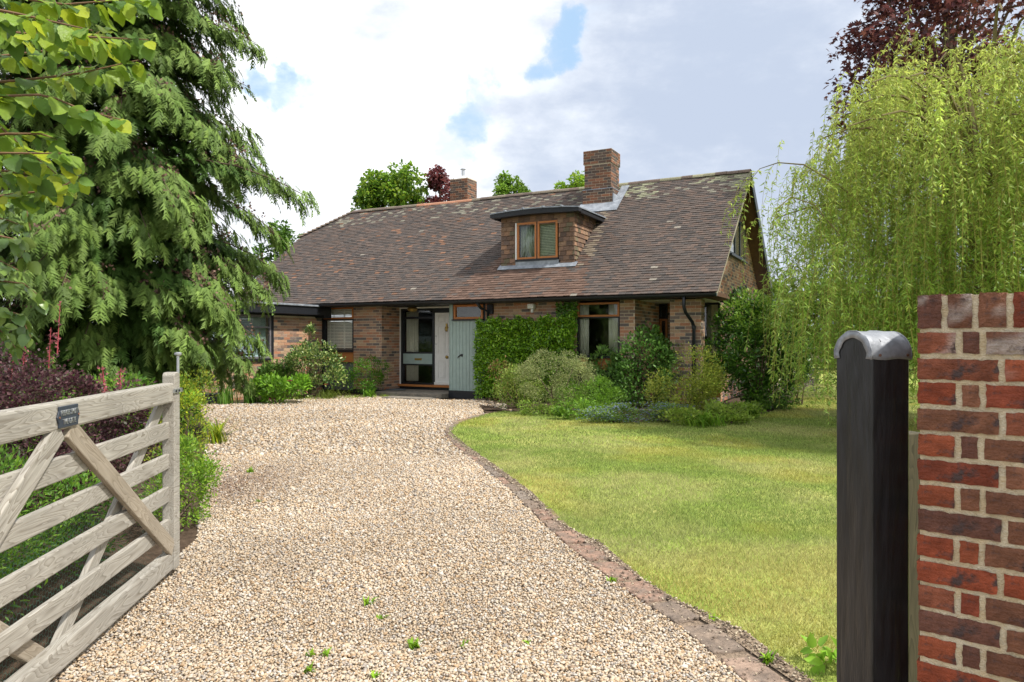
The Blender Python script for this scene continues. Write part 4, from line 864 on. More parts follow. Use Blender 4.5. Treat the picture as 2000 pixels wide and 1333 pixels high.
def wire(x0, z0, x1, z1):
    d_ = np.array([x1 - x0, z1 - z0]); l = np.hypot(*d_); n_ = np.array([-d_[1], d_[0]]) / l * .0009; k = len(VV)
    VV.extend([(x0 - n_[0], .058, z0 - n_[1]), (x0 + n_[0], .058, z0 + n_[1]), (x1 + n_[0], .058, z1 + n_[1]), (x1 - n_[0], .058, z1 - n_[1])]); FF.append((k, k + 1, k + 2, k + 3))
for i in range(int(2.75 / (1.5 * hs_))):
    for j in range(int(.70 / h3)):
        x = .06 + i * 1.5 * hs_; z = .06 + j * h3 + (h3 / 2 if i % 2 else 0)
        wire(x, z, x + hs_ * .5, z + h3 / 2); wire(x, z, x + hs_ * .5, z - h3 / 2); wire(x - hs_, z, x, z)
link('wire_netting', make_mesh('wire_netting', np.array(VV), np.array(FF)), mat('green_coated_wire', (.05, .12, .09), .5), gate)

# ------------------------------------------------------------------ black gate post, stake, brick wall
pxh, pyh = np.array([.949, .315]), np.array([-.315, .949]); pc = np.array([1.115, 2.22]) + .075 * (pxh + pyh)
post = empty('gate_post', (pc[0], pc[1], 0), 'black painted square gate post with a rounded lead cap', 'gate post', rot=(0, 0, math.atan2(pxh[1], pxh[0])))
a = np.linspace(0, math.pi, 13)
prof = [(-.075, 0), (.075, 0)] + [(.075 * math.cos(t), 1.45 + .074 * math.sin(t)) for t in a]
m_post = mat('gloss_black_timber', (.017, .017, .019), .36, nscale=16, namt=.5, bump=.55, bscale=22, spec=.5, stretch=(1, 1, .16), col2=(.20, .145, .09), c2lo=.725, c2hi=.745)
MB().prism([(-.075, y, z) for y, z in prof], (.15, 0, 0)).build('post', m_post, post, bevel=.005)
cap = MB(); na = 22; aa = np.linspace(R(-8), R(188), na)
rr = lambda t, k: .0785 + .0016 * math.sin(t * 5 + k * 1.7) + .0012 * math.sin(t * 11 + k) + random.uniform(-.0006, .0006)
stx = [-.080, -.076, -.05, -.025, 0, .025, .05, .076, .080]; rings = []
for k, x in enumerate(stx): rings.append([(x, rr(t, k) * math.cos(t), 1.449 + rr(t, k) * math.sin(t) + .002 * math.sin(x * 60)) for t in aa])
V = np.array(rings).reshape(-1, 3); F = [(i * na + k, i * na + k + 1, (i + 1) * na + k + 1, (i + 1) * na + k) for i in range(len(stx) - 1) for k in range(na - 1)]
cap.add(V, F)
for x in (-.0802, .0802):                               # turned-down rim on the ends
    V = [(x, (.079 if j else .057) * math.cos(t) * (1 + (.04 * math.sin(t * 9) if not j else 0)), 1.449 + (.079 if j else .057) * math.sin(t)) for j in (0, 1) for t in aa]
    cap.add(V, [(k, k + 1, na + k + 1, na + k) for k in range(na - 1)])
lc_ = cap.build('lead_cap', mat('beaten_lead', (.20, .215, .24), .5, nscale=16, namt=.25, bump=.25, bscale=22, spec=.5, metal=.15, col2=(.27, .285, .31)), post, smooth=True); md = lc_.modifiers.new('sheet', 'SOLIDIFY'); md.thickness = .003
for x in (-.05, .06): MB().lathe([(.005, 0), (.004, -.003)], (x, -.0815, 1.452), 8, axis='y').build('nail', mat('rusty_nail', (.12, .06, .04), .7), lc_)
o = MB().box(0, 1.188, -.03, .03, -.045, .045).build('timber_stake', M['stake'], None, loc=(1.335, 2.42, 0), rot=(0, R(-90), 0), bevel=.005); o.rotation_euler = (0, R(-90), R(18)); tag(o, 'mossy brown timber stake between the black post and the brick wall', 'stake')
WP = np.array([1.201, 2.12]); WD = unit(np.array([.77, -.638])); 
gwall = empty('garden_wall', (WP[0], WP[1], 0), 'red brick garden wall with pale mortar beside the black post', 'wall', rot=(0, 0, math.atan2(WD[1], WD[0])))
bx('mortar_core', M['mortar2'], gwall, .004, 1.0, .0062, .212, 0, 1.628)
RED = [(.26, .062, .03), (.28, .075, .036), (.22, .055, .03), (.24, .08, .045)]; BRO = [(.17, .075, .046), (.20, .088, .052), (.135, .06, .043)]
def rough_brick(w, h, d, c, nm='brick', yw=0.):
    nx, nz = max(4, int(w / .013)), max(4, int(h / .011)); X, Z = np.meshgrid(np.linspace(0, 1, nx + 1), np.linspace(0, 1, nz + 1))
    ex = np.minimum(X, 1 - X) * w; ez = np.minimum(Z, 1 - Z) * h; e = np.minimum(ex, ez)
    rg = RNG; x = X * w + rg.normal(0, .0011, X.shape); z = Z * h + rg.normal(0, .0011, X.shape)
    y = np.where(e < 1e-6, .0028, 0) + rg.normal(0, .0006, X.shape)
    V = np.stack([x, y, z], -1).reshape(-1, 3); m_ = nx + 1; F = [(j * m_ + i, j * m_ + i + 1, (j + 1) * m_ + i + 1, (j + 1) * m_ + i) for j in range(nz) for i in range(nx)]
    edge = [i for i in range(m_)] + [j * m_ + nx for j in range(1, nz + 1)] + [nz * m_ + i for i in range(nx - 1, -1, -1)] + [j * m_ for j in range(nz - 1, 0, -1)]
    k0 = len(V); back = V[edge].copy(); back[:, 1] = d; V = np.concatenate([V, back]); ne = len(edge)
    F += [(edge[(i + 1) % ne], edge[i], k0 + i, k0 + (i + 1) % ne) for i in range(ne)]
    cc = np.tile(np.array(c) * RNG.uniform(.85, 1.15), (len(V), 1)); nz_ = vnoise(V[:, [0, 2]] + RNG.uniform(0, 50), 26, 3, 3); cc *= (.62 + .8 * nz_)[:, None]; blm = np.clip((vnoise(V[:, [0, 2]] + RNG.uniform(0, 50), 14, 5, 2) - .62 + yw) * 5, 0, 1)[:, None] * .6; cc = cc * (1 - blm) + np.array([.5, .46, .42]) * blm; b = MB(); b.add(V, F, cc); return b
zt = 1.632; x = -.002
while x < .9:
    w = .062 + random.uniform(-.004, .004); rough_brick(w, .098, .21, random.choice(BRO + RED[2:3])).build('coping_brick', M['wall_brick'], gwall, loc=(x, random.uniform(-.003, .002), zt - .098), smooth=False); x += w + .016
z = zt - .098 - .0165 - .058; r_ = 0
while z > -.05:
    x = random.uniform(-.004, .002)
    seq = ([.094, .044] + [.205] * 5) if r_ % 2 == 0 else ([.2] + [.1, .205] * 3)
    for i, w in enumerate(seq):
        w += random.uniform(-.004, .004)
        if x > .92: break
        c = random.choice(RED) if (r_ % 2 == 0 and i == 0) or random.random() < .35 else random.choice(BRO)
        rough_brick(w, .0605 + random.uniform(-.002, .002), .212 if i == 0 else .1, c, yw=.06 if r_ in (0, 1) else -.5).build('brick', M['wall_brick'], gwall, loc=(x, random.uniform(-.003, .002), z + random.uniform(-.0015, .0015)))
        x += w + .0165
    z -= .0745; r_ += 1

# ------------------------------------------------------------------ conifer
def conifer():
    rg = np.random.default_rng(5); cx_, cy_ = -6.15, 11.2
    root = empty('conifer_tree', (cx_, cy_, 0), 'tall dark green conifer with drooping feathery boughs beside the drive', 'tree')
    tr = MB().tube([(0, 0, 0), (.05, 0, 3), (0, .05, 7), (0, 0, 12.6)], [.32, .25, .15, .03], 10).build('trunk', M['bark'], root)
    zs = np.array([0, .5, 1.2, 2.0, 2.8, 3.6, 5, 7, 9, 12.6]); rs = np.array([.8, 1.0, 1.6, 2.15, 2.5, 2.45, 2.1, 1.95, 1.5, .2])
    FP, FA, FN, FL, FC = [], [], [], [], []; CP = []; br = MB()
    spec = [(4.0, -.12, 3.15, .30), (6.3, -.2, 2.25, .30), (5.8, -.5, 2.0, .25), (2.9, -.15, 2.45, .15), (3.5, -.6, 2.3, .2), (2.6, -.35, 2.45, .14), (2.2, -.1, 2.4, .12), (1.8, -.3, 2.25, .16), (2.4, -.55, 2.4, .12), (3.2, .0, 2.5, .15), (1.5, -.1, 2.1, .15), (2.0, -.5, 2.3, .15)]
    nb = 400
    for i in range(nb + len(spec)):
        if i < nb:
            z0 = .35 + 11.6 * (i / nb) ** 1.15; az = i * 2.39996 + rg.normal(0, .25); Lb = np.interp(z0, zs, rs) * rg.uniform(.72, 1.08); rise = rg.uniform(.05, .32)
        else: z0, az, Lb, rise = spec[i - nb]
        if i < nb and z0 < 3.6 and math.cos(az) > .2: Lb *= .83
        out = np.array([math.cos(az), math.sin(az), 0]); side = np.array([-out[1], out[0], 0])
        fall = rg.uniform(.36, .6) if i < nb else .42
        if i < nb and z0 < 1.6: fall = min(fall, rise + (z0 - .25) / Lb)
        crv = lambda t: out * (Lb * t)[:, None] + side * (.12 * Lb * np.sin(t * 2 + i))[:, None] + np.array([0, 0, 1.]) * (z0 + Lb * (rise * t - fall * t ** 2.2))[:, None]
        t = np.linspace(0, 1, 7); br.tube(crv(t), .022 * (1 - t * .8), 4, (.10, .07, .05), cap=False)
        nf = int((105 if math.sin(az) < .35 else 30) * Lb * (.4 if z0 > 7.3 else 1)) + 8; t = rg.uniform(.12, 1.0, nf) ** .75; P = crv(t); Tn = unit(crv(np.minimum(t + .02, 1.02)) - crv(t - .02))
        sg = rg.choice([-1, 1], nf)[:, None]; spread = rg.uniform(.25, 1.1, (nf, 1)) * (1 - t[:, None] * .55)
        A = unit(Tn + side * sg * spread + np.array([0, 0, -.38]) + rg.normal(0, .25, (nf, 3))); N = unit(np.array([0, 0, 1.]) + out * .5 + rg.normal(0, .3, (nf, 3)))
        FP.append(P + side * sg * rg.uniform(0, .72, (nf, 1)) * (1.08 - t[:, None]) + rg.normal(0, .05, (nf, 3)) - np.array([0, 0, 1.]) * rg.uniform(0, .13, (nf, 1))); FA.append(A); FN.append(N); FL.append(.12 + .19 * rg.random(nf) ** 1.3)
        tip = (t[:, None] > .72) * rg.uniform(.3, 1, (nf, 1))
        c = np.array([.070, .140, .026]) * (1 - tip) + np.array([.18, .27, .055]) * tip; FC.append(c * np.clip(rg.normal(1, .2, (nf, 1)), .6, 1.5))
        if rg.random() < .75:
            k = rg.integers(10, 34); tt = rg.uniform(.5, .98, k); CP.append(crv(tt) + rg.normal(0, .055, (k, 3)) + [0, 0, .03])
    br.build('boughs', M['twig'], root)
    P, A, N, L_, C = map(np.concatenate, (FP, FA, FN, FL, FC)); g4 = rg.integers(0, 4, len(P)); VV, FF, KK, o_ = [], [], [], 0
    for q in range(4):
        k = g4 == q; V, F, CC = leaf_cloud(P[k], A[k], N[k], L_[k], L_[k] * 2.0, C[k], T_FRONDS[q]); VV.append(V); FF.append(F + o_); KK.append(CC); o_ += len(V)
    link('foliage', make_mesh('foliage', np.concatenate(VV), np.concatenate(FF), np.concatenate(KK)), M['needle'], root)
    CP = np.concatenate(CP); CP = np.repeat(CP, 4, 0) + rg.normal(0, .025, (len(CP) * 4, 3)); n = len(CP)
    V, F, CC = leaf_cloud(CP, rdir(n, rg), rdir(n, rg), .045, .042, cols([(.17, .10, .072), (.22, .135, .10), (.13, .08, .06)], n, rg), T_DIA)
    link('cones', make_mesh('cones', V, F, CC), M['needle'], root)
conifer()

# ------------------------------------------------------------------ weeping willow
def willow():
    rg = np.random.default_rng(9); c0 = np.array([7.5, 11.3, 0]); root = empty('weeping_willow', c0, 'weeping willow with long yellow green strands over the lawn', 'tree')
    tr = MB().tube([(0, 0, 0), (-.1, 0, 1.2), (.05, .1, 2.6)], [.26, .2, .17], 10).build('trunk', M['bark'], root)
    limbs = []; lb = MB()
    for i in range(64):
        az = i * 2.39996 + rg.normal(0, .2); R_ = 3.15 * math.sqrt((i + .5) / 64) * rg.uniform(.8, 1.1); zp = 6.1 - .32 * R_ + rg.normal(0, .35) - .06 * R_ ** 2
        out = np.array([math.cos(az), math.sin(az), 0]); t = np.linspace(0, 1, 9)[:, None]
        P = np.array([.05, .1, 2.4]) * (1 - t) ** 2 + 2 * t * (1 - t) * (out * R_ * .35 + np.array([0, 0, zp * 1.12])) + t ** 2 * (out * R_ + np.array([0, 0, zp - .25])); limbs.append(P)
        MB().tube(P, np.linspace(.055, .010, 9), 5, (.17, .14, .06)).build('limb', M['twig'], tr)
    # one long arching shoot reaching over the gable
    e = [at(1610, 345, 10.6), at(1570, 322, 10.8), at(1520, 318, 11.0), at(1484, 330, 11.2), at(1466, 352, 11.3)]
    limbs.append(np.array(e) - c0)
    lb.tube(np.array([at(1700, 420, 10.6), at(1650, 370, 10.6)] + e) - c0, [.02, .017, .014, .012, .009, .006, .004], 5, (.2, .16, .07))
    e2 = [at(1640, 460, 10.3), at(1590, 400, 10.4), at(1545, 385, 10.5), at(1515, 410, 10.5)]; limbs.append(np.array(e2) - c0); lb.tube(np.array(e2) - c0, .008, 5, (.2, .16, .07))
    LP, LA, LN, LL, LC = [], [], [], [], []; TONE = [1.]
    def strand(s0, out, length, thin=False):
        n = max(4, int(length / .32)); t = np.linspace(0, 1, n)[:, None]; sway = rg.normal(0, .10, 3) * [1, 1, 0]
        reach = rg.uniform(.05, .32)
        P = s0 + out * reach * (1 - np.exp(-3 * t)) + sway * t + np.array([0, 0, 1.]) * length * (.32 * t * np.exp(-4 * t) - t ** 1.3); 
        P[:, 2] = np.maximum(P[:, 2], .25); lb.tube(P, .0028, 3, (.30, .27, .07), cap=False)
        m_ = int(length / .034); tt = rg.uniform(0, 1, m_); Q = np.stack([np.interp(tt, t[:, 0], P[:, k]) for k in range(3)], 1)
        a_ = rg.uniform(0, 6.28, m_); sd = np.stack([np.cos(a_), np.sin(a_), np.zeros(m_)], 1)
        LP.append(Q); LA.append(unit(sd * .85 + [0, 0, -.6] + rg.normal(0, .33, (m_, 3)))); LN.append(unit(sd * .6 + [0, 0, .8] + rg.normal(0, .5, (m_, 3)))); LL.append(rg.uniform(.06, .112, m_))
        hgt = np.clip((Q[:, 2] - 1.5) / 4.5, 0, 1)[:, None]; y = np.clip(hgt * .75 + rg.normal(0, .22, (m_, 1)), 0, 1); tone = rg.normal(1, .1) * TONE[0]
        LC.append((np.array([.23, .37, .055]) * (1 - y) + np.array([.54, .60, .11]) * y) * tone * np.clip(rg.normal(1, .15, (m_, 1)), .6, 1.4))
    dome_r, dome_z = [0, 1.0, 1.93, 2.66, 3.1, 3.35], [6.75, 6.5, 5.95, 4.9, 3.7, 2.6]
    for q in range(430):
        az = rg.uniform(0, 6.28); r0 = 3.0 * math.sqrt(rg.uniform(.02, 1)); zt_ = np.interp(r0, dome_r, dome_z) + .30 * math.sin(az * 5 + r0 * 2) + rg.normal(0, .12)
        z0 = zt_ * rg.uniform(.18, 1) ** .7 if r0 < 2.9 else zt_ * rg.uniform(.6, 1.02); cc_ = np.array([r0 * math.cos(az), r0 * math.sin(az), z0]); od = np.array([math.cos(az), math.sin(az), 0])
        TONE[0] = rg.normal(1, .16); LB = rg.uniform(.6, 1.8)
        for k in range(int(rg.uniform(8, 19))):
            s0 = cc_ + rg.normal(0, [.24, .24, .17]); ln = min(LB * rg.uniform(.6, 1.15), s0[2] - rg.uniform(.3, .8))
            if ln > .25: strand(s0, unit(od + rg.normal(0, .7, 3) * [1, 1, 0]), ln)
    TONE[0] = 1.
    for li, P in enumerate(limbs[64:]):
        for k in range(9 if li == 0 else 14):
            i = rg.uniform(0, 1) * (len(P) - 1); i0 = min(int(i), len(P) - 2); s0 = P[i0] + (P[i0 + 1] - P[i0]) * (i - i0)
            strand(s0, unit(np.array([s0[0], s0[1], 0])), rg.uniform(.3, 1.3), True)
    for px_, y0_, y1_ in ((1462, 355, 480), (1450, 400, 480), (1470, 350, 430), (1458, 372, 455), (1466, 345, 420)):
        s0 = at(px_, y0_, 11.3) - c0; strand(s0, np.array([-1., 0, 0]), (y1_ - y0_) / FPX * 11.3)
    for px_, y0_, y1_, D_ in ((1545, 520, 800, 10.2), (1600, 500, 790, 10), (1630, 480, 850, 9.4), (1655, 470, 820, 9.3), (1570, 520, 760, 10.3), (1560, 560, 760, 10), (1520, 580, 740, 10.2)):
        for q in range(2): strand(at(px_ + rg.normal(0, 7), y0_, D_) - c0, np.array([-1., 0, 0]), (y1_ - y0_) / FPX * D_ * rg.uniform(.8, 1))
    lb.build('strands', M['twig'], root)
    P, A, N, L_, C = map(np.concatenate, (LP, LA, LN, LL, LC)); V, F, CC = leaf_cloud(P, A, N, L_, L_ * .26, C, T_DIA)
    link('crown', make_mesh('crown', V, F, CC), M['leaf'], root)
willow()

# ------------------------------------------------------------------ other trees
tree('copper_maple', (10.6, 17.5), 12, (3.0, 2.8, 3.6), 8.3, 12000, .15, .17, [(.10, .032, .032), (.14, .042, .038), (.07, .026, .032), (.20, .07, .05)], 'dark purple leaved maple rising behind the willow', T=T_STAR, lumps=80, lump_r=.20, limbs=26)
tree('garden_tree', (-7.2, 46), 14, (3.0, 2.7, 3.4), 9.9, 10000, .28, .2, [(.11, .19, .028), (.16, .26, .04), (.07, .14, .024), (.24, .30, .045)], 'rounded bright green tree behind the ridge beside the red tree', lumps=60, lump_r=.24)
tree('red_tree', (-4.4, 44), 13, (1.35, 1.2, 2.5), 9.7, 5000, .22, .16, [(.15, .038, .042), (.10, .03, .036), (.21, .06, .05)], 'dark red leaved tree behind the far chimney', lumps=26, lump_r=.3)
tree('garden_tree', (-.3, 48), 12, (1.6, 1.4, 2.3), 10.6, 6000, .2, .14, [(.15, .24, .045), (.20, .30, .06), (.11, .19, .04)], 'small pale green treetop between the two chimneys', lumps=26, lump_r=.28)
tree('garden_tree', (4.5, 48), 12, (1.8, 1.3, 2.2), 10.5, 6000, .2, .14, [(.20, .30, .04), (.16, .26, .04), (.26, .33, .05)], 'yellow green treetop tucked behind the big chimney', lumps=26, lump_r=.28)
tree('garden_tree', (-14.5, 46), 10, (2.2, 1.8, 3.4), 5.6, 7000, .27, .2, [(.07, .14, .028), (.10, .19, .035), (.05, .10, .022)], 'dark green tree at the half hipped end of the roof', lumps=34, lump_r=.28)
for i, (x_, y_) in enumerate(((9, 34), (12.5, 36), (16, 36), (20, 35), (24, 33), (28, 31))):
    tree('boundary_tree', (x_, y_), 7, (2.6, 2.0, 2.3), 2.0 + .3 * (i % 3), 3500, .33, .24, [(.12, .20, .03), (.17, .26, .04), (.09, .15, .025)], ('boundary shrub tree nearest the gable behind the lawn', 'second boundary shrub tree from the gable', 'third boundary shrub tree from the gable', 'fourth boundary shrub tree from the gable', 'fifth boundary shrub tree from the gable', 'last boundary shrub tree behind the willow')[i], lumps=30, lump_r=.32)

# ------------------------------------------------------------------ hazel and glossy shrub overhanging at the upper left
def leaf_mesh(c, wide=.82, serr=.05, bend=.18, fold=.12, seed=0):
    rg = np.random.default_rng(seed); n = 11; t = np.linspace(0, 1, n); hw_ = wide * .5 * np.sin(np.pi * np.clip(t, 0, 1) ** .72) ** .75 * (1 + serr * np.where(np.arange(n) % 2, 1, -1)); hw_[0] = .03; hw_[-1] = 0.0
    V = []; 
    for k in range(n):
        zc = -bend * t[k] ** 2; wv = .03 * math.sin(k * 1.9 + seed)
        V += [(t[k], -hw_[k], zc + fold * hw_[k] + wv), (t[k], -hw_[k] * .5, zc + fold * hw_[k] * .35 - wv * .4), (t[k], 0, zc), (t[k], hw_[k] * .5, zc + fold * hw_[k] * .35 + wv * .4), (t[k], hw_[k], zc + fold * hw_[k] - wv)]
    F = [(k * 5 + j, k * 5 + j + 1, (k + 1) * 5 + j + 1, (k + 1) * 5 + j) for k in range(n - 1) for j in range(4)]
    b = MB(); C = np.tile(np.array(c), (len(V), 1)) * (1 + rg.normal(0, .04, (len(V), 1))); b.add(V, F, C); b.tube([(-.28, 0, .03), (0, 0, 0)], .010, 4, np.array(c) * .8); return b.mesh('leaf', smooth=True)
def leafy_branches(root, branches, meshes, per_m, size, mname, rg, cap):
    for me in meshes: me.materials.append(M[mname])
    base = np.array(root.location); cnt = 0; extra = MB(); tv = [(np.array([v.co[:] for v in me.vertices]), [tuple(p.vertices) for p in me.polygons], np.array([d_.color[:3] for d_ in me.color_attributes['Col'].data])) for me in meshes]
    for bi, pts in enumerate(branches + [None]):
        if pts is None:
            if extra.n: extra.build('foliage', M[mname], root, smooth=True)['kind'] = 'stuff'
            break
        P = np.array([at(*p) for p in pts]); seg = np.linalg.norm(np.diff(P, axis=0), axis=1); d = np.concatenate([[0], np.cumsum(seg)]); L_ = d[-1]
        tt = np.linspace(0, L_, max(4, int(L_ / .05))); Q = np.stack([np.interp(tt, d, P[:, k]) for k in range(3)], 1)
        MB().tube(Q - base, np.linspace(.0075, .0022, len(Q)), 5, (.17, .10, .055)).build('branch', M['twig'], root)
        n = int(L_ * per_m)
        for i in range(n):
            s = L_ * (i + rg.uniform(.2, .8)) / n; q = np.array([np.interp(s, d, P[:, k]) for k in range(3)]); k = min(np.searchsorted(d, s), len(P) - 1); T_ = unit(P[k] - P[k - 1])
            sd = np.cross(T_, [0, 0, 1.]); sg = 1 if i % 2 else -1
            A = unit(T_ * rg.uniform(.2, .8) + sd * sg * rg.uniform(.3, 1) + np.array([0, 0, -1.]) * rg.uniform(.15, 1.0) + rg.normal(0, .25, 3)); N = unit(np.array([0, -.35, 1.]) + rg.normal(0, .45, 3)); B = unit(np.cross(N, A)); N = np.cross(A, B)
            sz = size * rg.uniform(.6, 1.2)
            if cnt >= cap or (i * 7 + bi) % 5 == 0:
                v_, f_, c_ = tv[rg.integers(len(tv))]; extra.add(q + A * .28 * sz - base + v_[:, :1] * sz * A + v_[:, 1:2] * sz * B + v_[:, 2:] * sz * N, f_, c_); continue
            o = link('leaf', meshes[rg.integers(len(meshes))], None, root)
            m4 = Matrix(((A[0], B[0], N[0]), (A[1], B[1], N[1]), (A[2], B[2], N[2]))); o.rotation_euler = m4.to_euler(); o.scale = (sz, sz, sz); o.location = q + A * .28 * sz - base; cnt += 1
rg = np.random.default_rng(31)
hz = empty('hazel_tree', (-3.3, 2.3, 0), 'hazel with large bright green leaves overhanging at top left', 'tree')
MB().tube([(0, 0, 0), (.0, .1, 1.6), (.1, .3, 3.4), (.3, .6, 4.6)], [.06, .05, .035, .015], 8).build('trunk', M['bark'], hz)
HB = [[(-60, 395, 2.9), (20, 380, 2.9), (110, 372, 2.95), (155, 345, 3.0)], [(-60, 300, 2.6), (30, 300, 2.6), (120, 300, 2.65)], [(-60, 340, 3.1), (40, 345, 3.1), (130, 355, 3.1)], [(-90, -60, 2.7), (-60, -20, 2.8), (120, 10, 2.9), (300, -5, 3.0)], [(-90, 60, 2.7), (-40, 60, 2.75), (110, 70, 2.8), (290, 78, 2.9)], [(-90, 160, 2.8), (20, 160, 2.85), (150, 145, 2.9), (270, 118, 3.0)],
      [(-90, 220, 2.6), (-20, 190, 2.65), (90, 185, 2.7), (160, 215, 2.75), (240, 235, 2.8)], [(-90, 280, 2.7), (0, 262, 2.75), (100, 262, 2.8), (150, 325, 2.85)], [(-90, 330, 2.75), (-30, 330, 2.8), (60, 340, 2.85), (90, 360, 2.9)],
      [(-90, -160, 2.9), (0, -90, 3.0), (150, -60, 3.1), (250, -30, 3.2)], [(-90, 120, 3.2), (0, 110, 3.2), (130, 95, 3.3), (220, 50, 3.3)], [(-90, 20, 2.5), (0, 20, 2.55), (90, 40, 2.6), (180, 60, 2.6)], [(-90, 240, 3.0), (-20, 230, 3.0), (60, 300, 3.0), (110, 340, 3.0)]]
leafy_branches(hz, HB, [leaf_mesh(c, .85, .05, b_, .14, i) for i, (c, b_) in enumerate((((.22, .36, .03), .15), ((.32, .44, .025), .25), ((.13, .25, .03), .2), ((.42, .50, .03), .1), ((.09, .18, .03), .3), ((.25, .38, .04), .35)))], 66, .078, 'bigleaf', rg, 300)
gs = empty('lilac_shrub', (-3.6, 3.2, 0), 'glossy heart leaved shrub hanging down the left edge below the hazel', 'shrub')
MB().tube([(0, 0, 0), (.05, .05, 1.2), (.1, .1, 2.6)], [.04, .03, .012], 7).build('trunk', M['bark'], gs)
GB = [[(-90, 380, 3.3), (-40, 385, 3.35), (50, 400, 3.4), (60, 450, 3.4)], [(-90, 450, 3.3), (-30, 455, 3.3), (40, 470, 3.3), (55, 510, 3.35)], [(-90, 540, 3.3), (-30, 545, 3.3), (50, 555, 3.35), (88, 590, 3.4)], [(-90, 600, 3.2), (-20, 600, 3.25), (40, 615, 3.3), (60, 660, 3.3)], [(-90, 500, 3.5), (-20, 500, 3.5), (40, 530, 3.5)], [(-90, 640, 3.4), (0, 640, 3.4), (30, 680, 3.4)], [(-90, 420, 3.5), (0, 425, 3.5), (40, 440, 3.5)]]
leafy_branches(gs, GB, [leaf_mesh(c, .78, .0, .2, .2, 40 + i) for i, c in enumerate(((.13, .22, .05), (.17, .27, .05), (.10, .18, .045), (.20, .30, .06)))], 95, .062, 'gloss', rg, 280)

# ------------------------------------------------------------------ shrubs and border plants
PUR = [(.085, .030, .038), (.06, .022, .028), (.12, .05, .056), (.045, .02, .024), (.17, .085, .09), (.07, .06, .035)]
bb = [shrub('barberry', at(60, 900, 5.7)[:2], (.98, .7, .62), .74, 21000, .028, .024, PUR, 'purple leaved barberry bush behind the open gate', lumps=34, T=T_DIA, lump_r=.30, jl=(.45, .85)),
      shrub('barberry', at(-60, 850, 5.6)[:2], (.8, .7, .62), .86, 9000, .028, .024, PUR, 'purple barberry at the left picture edge behind the gate', lumps=26, T=T_DIA, lump_r=.34)]
for px_, y0_, y1_ in ((112, 690, 590), (45, 730, 675), (95, 720, 640), (235, 760, 720), (205, 770, 715), (20, 760, 690)):
    p0 = at(px_, y0_, 5.5); p1 = at(px_ + random.uniform(-12, 14), y1_, 5.5); r0 = np.array(bb[0].location); n = 38; t = RNG.random(n)[:, None]; Q = p0 + (p1 - p0) * t - r0 + RNG.normal(0, .012, (n, 3))
    sh = MB().tube([p0 - r0, p1 - r0], [.005, .002], 4, (.35, .06, .07)).build('young_shoot', M['twig'], bb[0])
    V, F, CC = leaf_cloud(Q, unit(RNG.normal(0, .7, (n, 3)) + [0, 0, .4]), rdir(n, RNG), .024, .017, cols([(.36, .10, .12), (.25, .08, .10), (.42, .14, .14)], n, RNG), T_OVAL); link('shoot_leaves', make_mesh('shoot_leaves', V, F, CC), M['leaf'], sh)
FERN = [(.085, .17, .035), (.12, .22, .04), (.06, .13, .03), (.16, .25, .045)]
shrub('green_undergrowth_bush', (-3.2, 4.1), (.75, .9, .44), .40, 13000, .045, .015, FERN, 'low feathery green bush behind the lower gate rails', lumps=28, T=T_DIA)
shrub('green_undergrowth_bush', (-2.85, 3.1), (.6, .7, .36), .32, 9000, .04, .014, FERN, 'low feathery green plant at the near foot of the gate', lumps=20)
shrub('green_undergrowth_bush', (-2.6, 2.35), (.45, .45, .24), .22, 4500, .038, .014, FERN, 'low feathery green plant below the plaque end of the gate', lumps=18)
YEL = [(.30, .33, .05), (.20, .29, .05), (.38, .36, .05), (.14, .24, .045)]
shrub('spirea', gp(362, 1050)[:2] + [-.16, .25], (.18, .42, .34), .34, 5200, .034, .015, [(.17, .28, .05), (.24, .33, .055), (.12, .21, .045)], 'yellow green bush spilling onto gravel past the gate end', lumps=22)
shrub('spirea', gp(355, 930)[:2] + [-.2, .5], (.26, .7, .55), .52, 7000, .04, .017, YEL, 'golden tinted bush just behind the gate closing stile', lumps=24, lump_r=.4)
straps('sedge', gp(365, 890)[:2] + [.0, 1.0], 60, .55, .02, YEL[:3], 'arching gold striped sedge clump beyond the gate', .15)
shrub('green_undergrowth_bush', (-4.9, 8.2), (1.3, 1.0, .5), .5, 7000, .06, .03, FERN, 'dark green ground shrub beneath the conifer boughs', lumps=22)
# left border by the wing
CAM = [(.06, .12, .04), (.10, .16, .055), (.045, .095, .035), (.24, .27, .15), (.30, .32, .19)]
shrub('camellia', gp(612, 778)[:2], (.95, .75, .62), .74, 6500, .07, .04, CAM, 'variegated glossy shrub in front of the wing wall', lumps=22, m='gloss', T=T_OVAL, flowers=((.50, .12, .03), 5, .07), lump_r=.36)
cm = shrub('camellia', gp(596, 776)[:2] + [.05, .1], (.2, .2, .42), 1.5, 360, .07, .04, CAM, 'tall loose shoots topping the variegated shrub', lumps=7, m='gloss', T=T_OVAL, lump_r=.35)
shrub('peony', gp(535, 792)[:2] + [0, .55], (.70, .45, .30), .34, 2600, .10, .05, [(.13, .25, .035), (.18, .31, .04), (.09, .18, .03)], 'bright green peony with pink flowers at the drive edge', T=T_OVAL, flowers=((.62, .04, .14), 10, .085), lumps=16)
straps('day_lily', gp(478, 793)[:2] + [0, .45], 90, .62, .03, [(.11, .20, .07), (.15, .26, .09), (.08, .16, .05)], 'strap leaved lily clump beside the peony', .22)
straps('iris', gp(428, 795)[:2] + [0, .5], 60, .62, .028, [(.12, .22, .07), (.17, .28, .08)], 'upright iris leaves with yellow buds near the planter', .25, arch=.25, flowers=((.65, .42, .04), 3, .75))
shrub('green_shrub', gp(505, 784)[:2] + [.1, .8], (.5, .4, .42), .50, 1500, .10, .06, [(.08, .16, .05), (.12, .21, .06)], 'soft grey green shrub between lily and variegated shrub', T=T_OVAL)
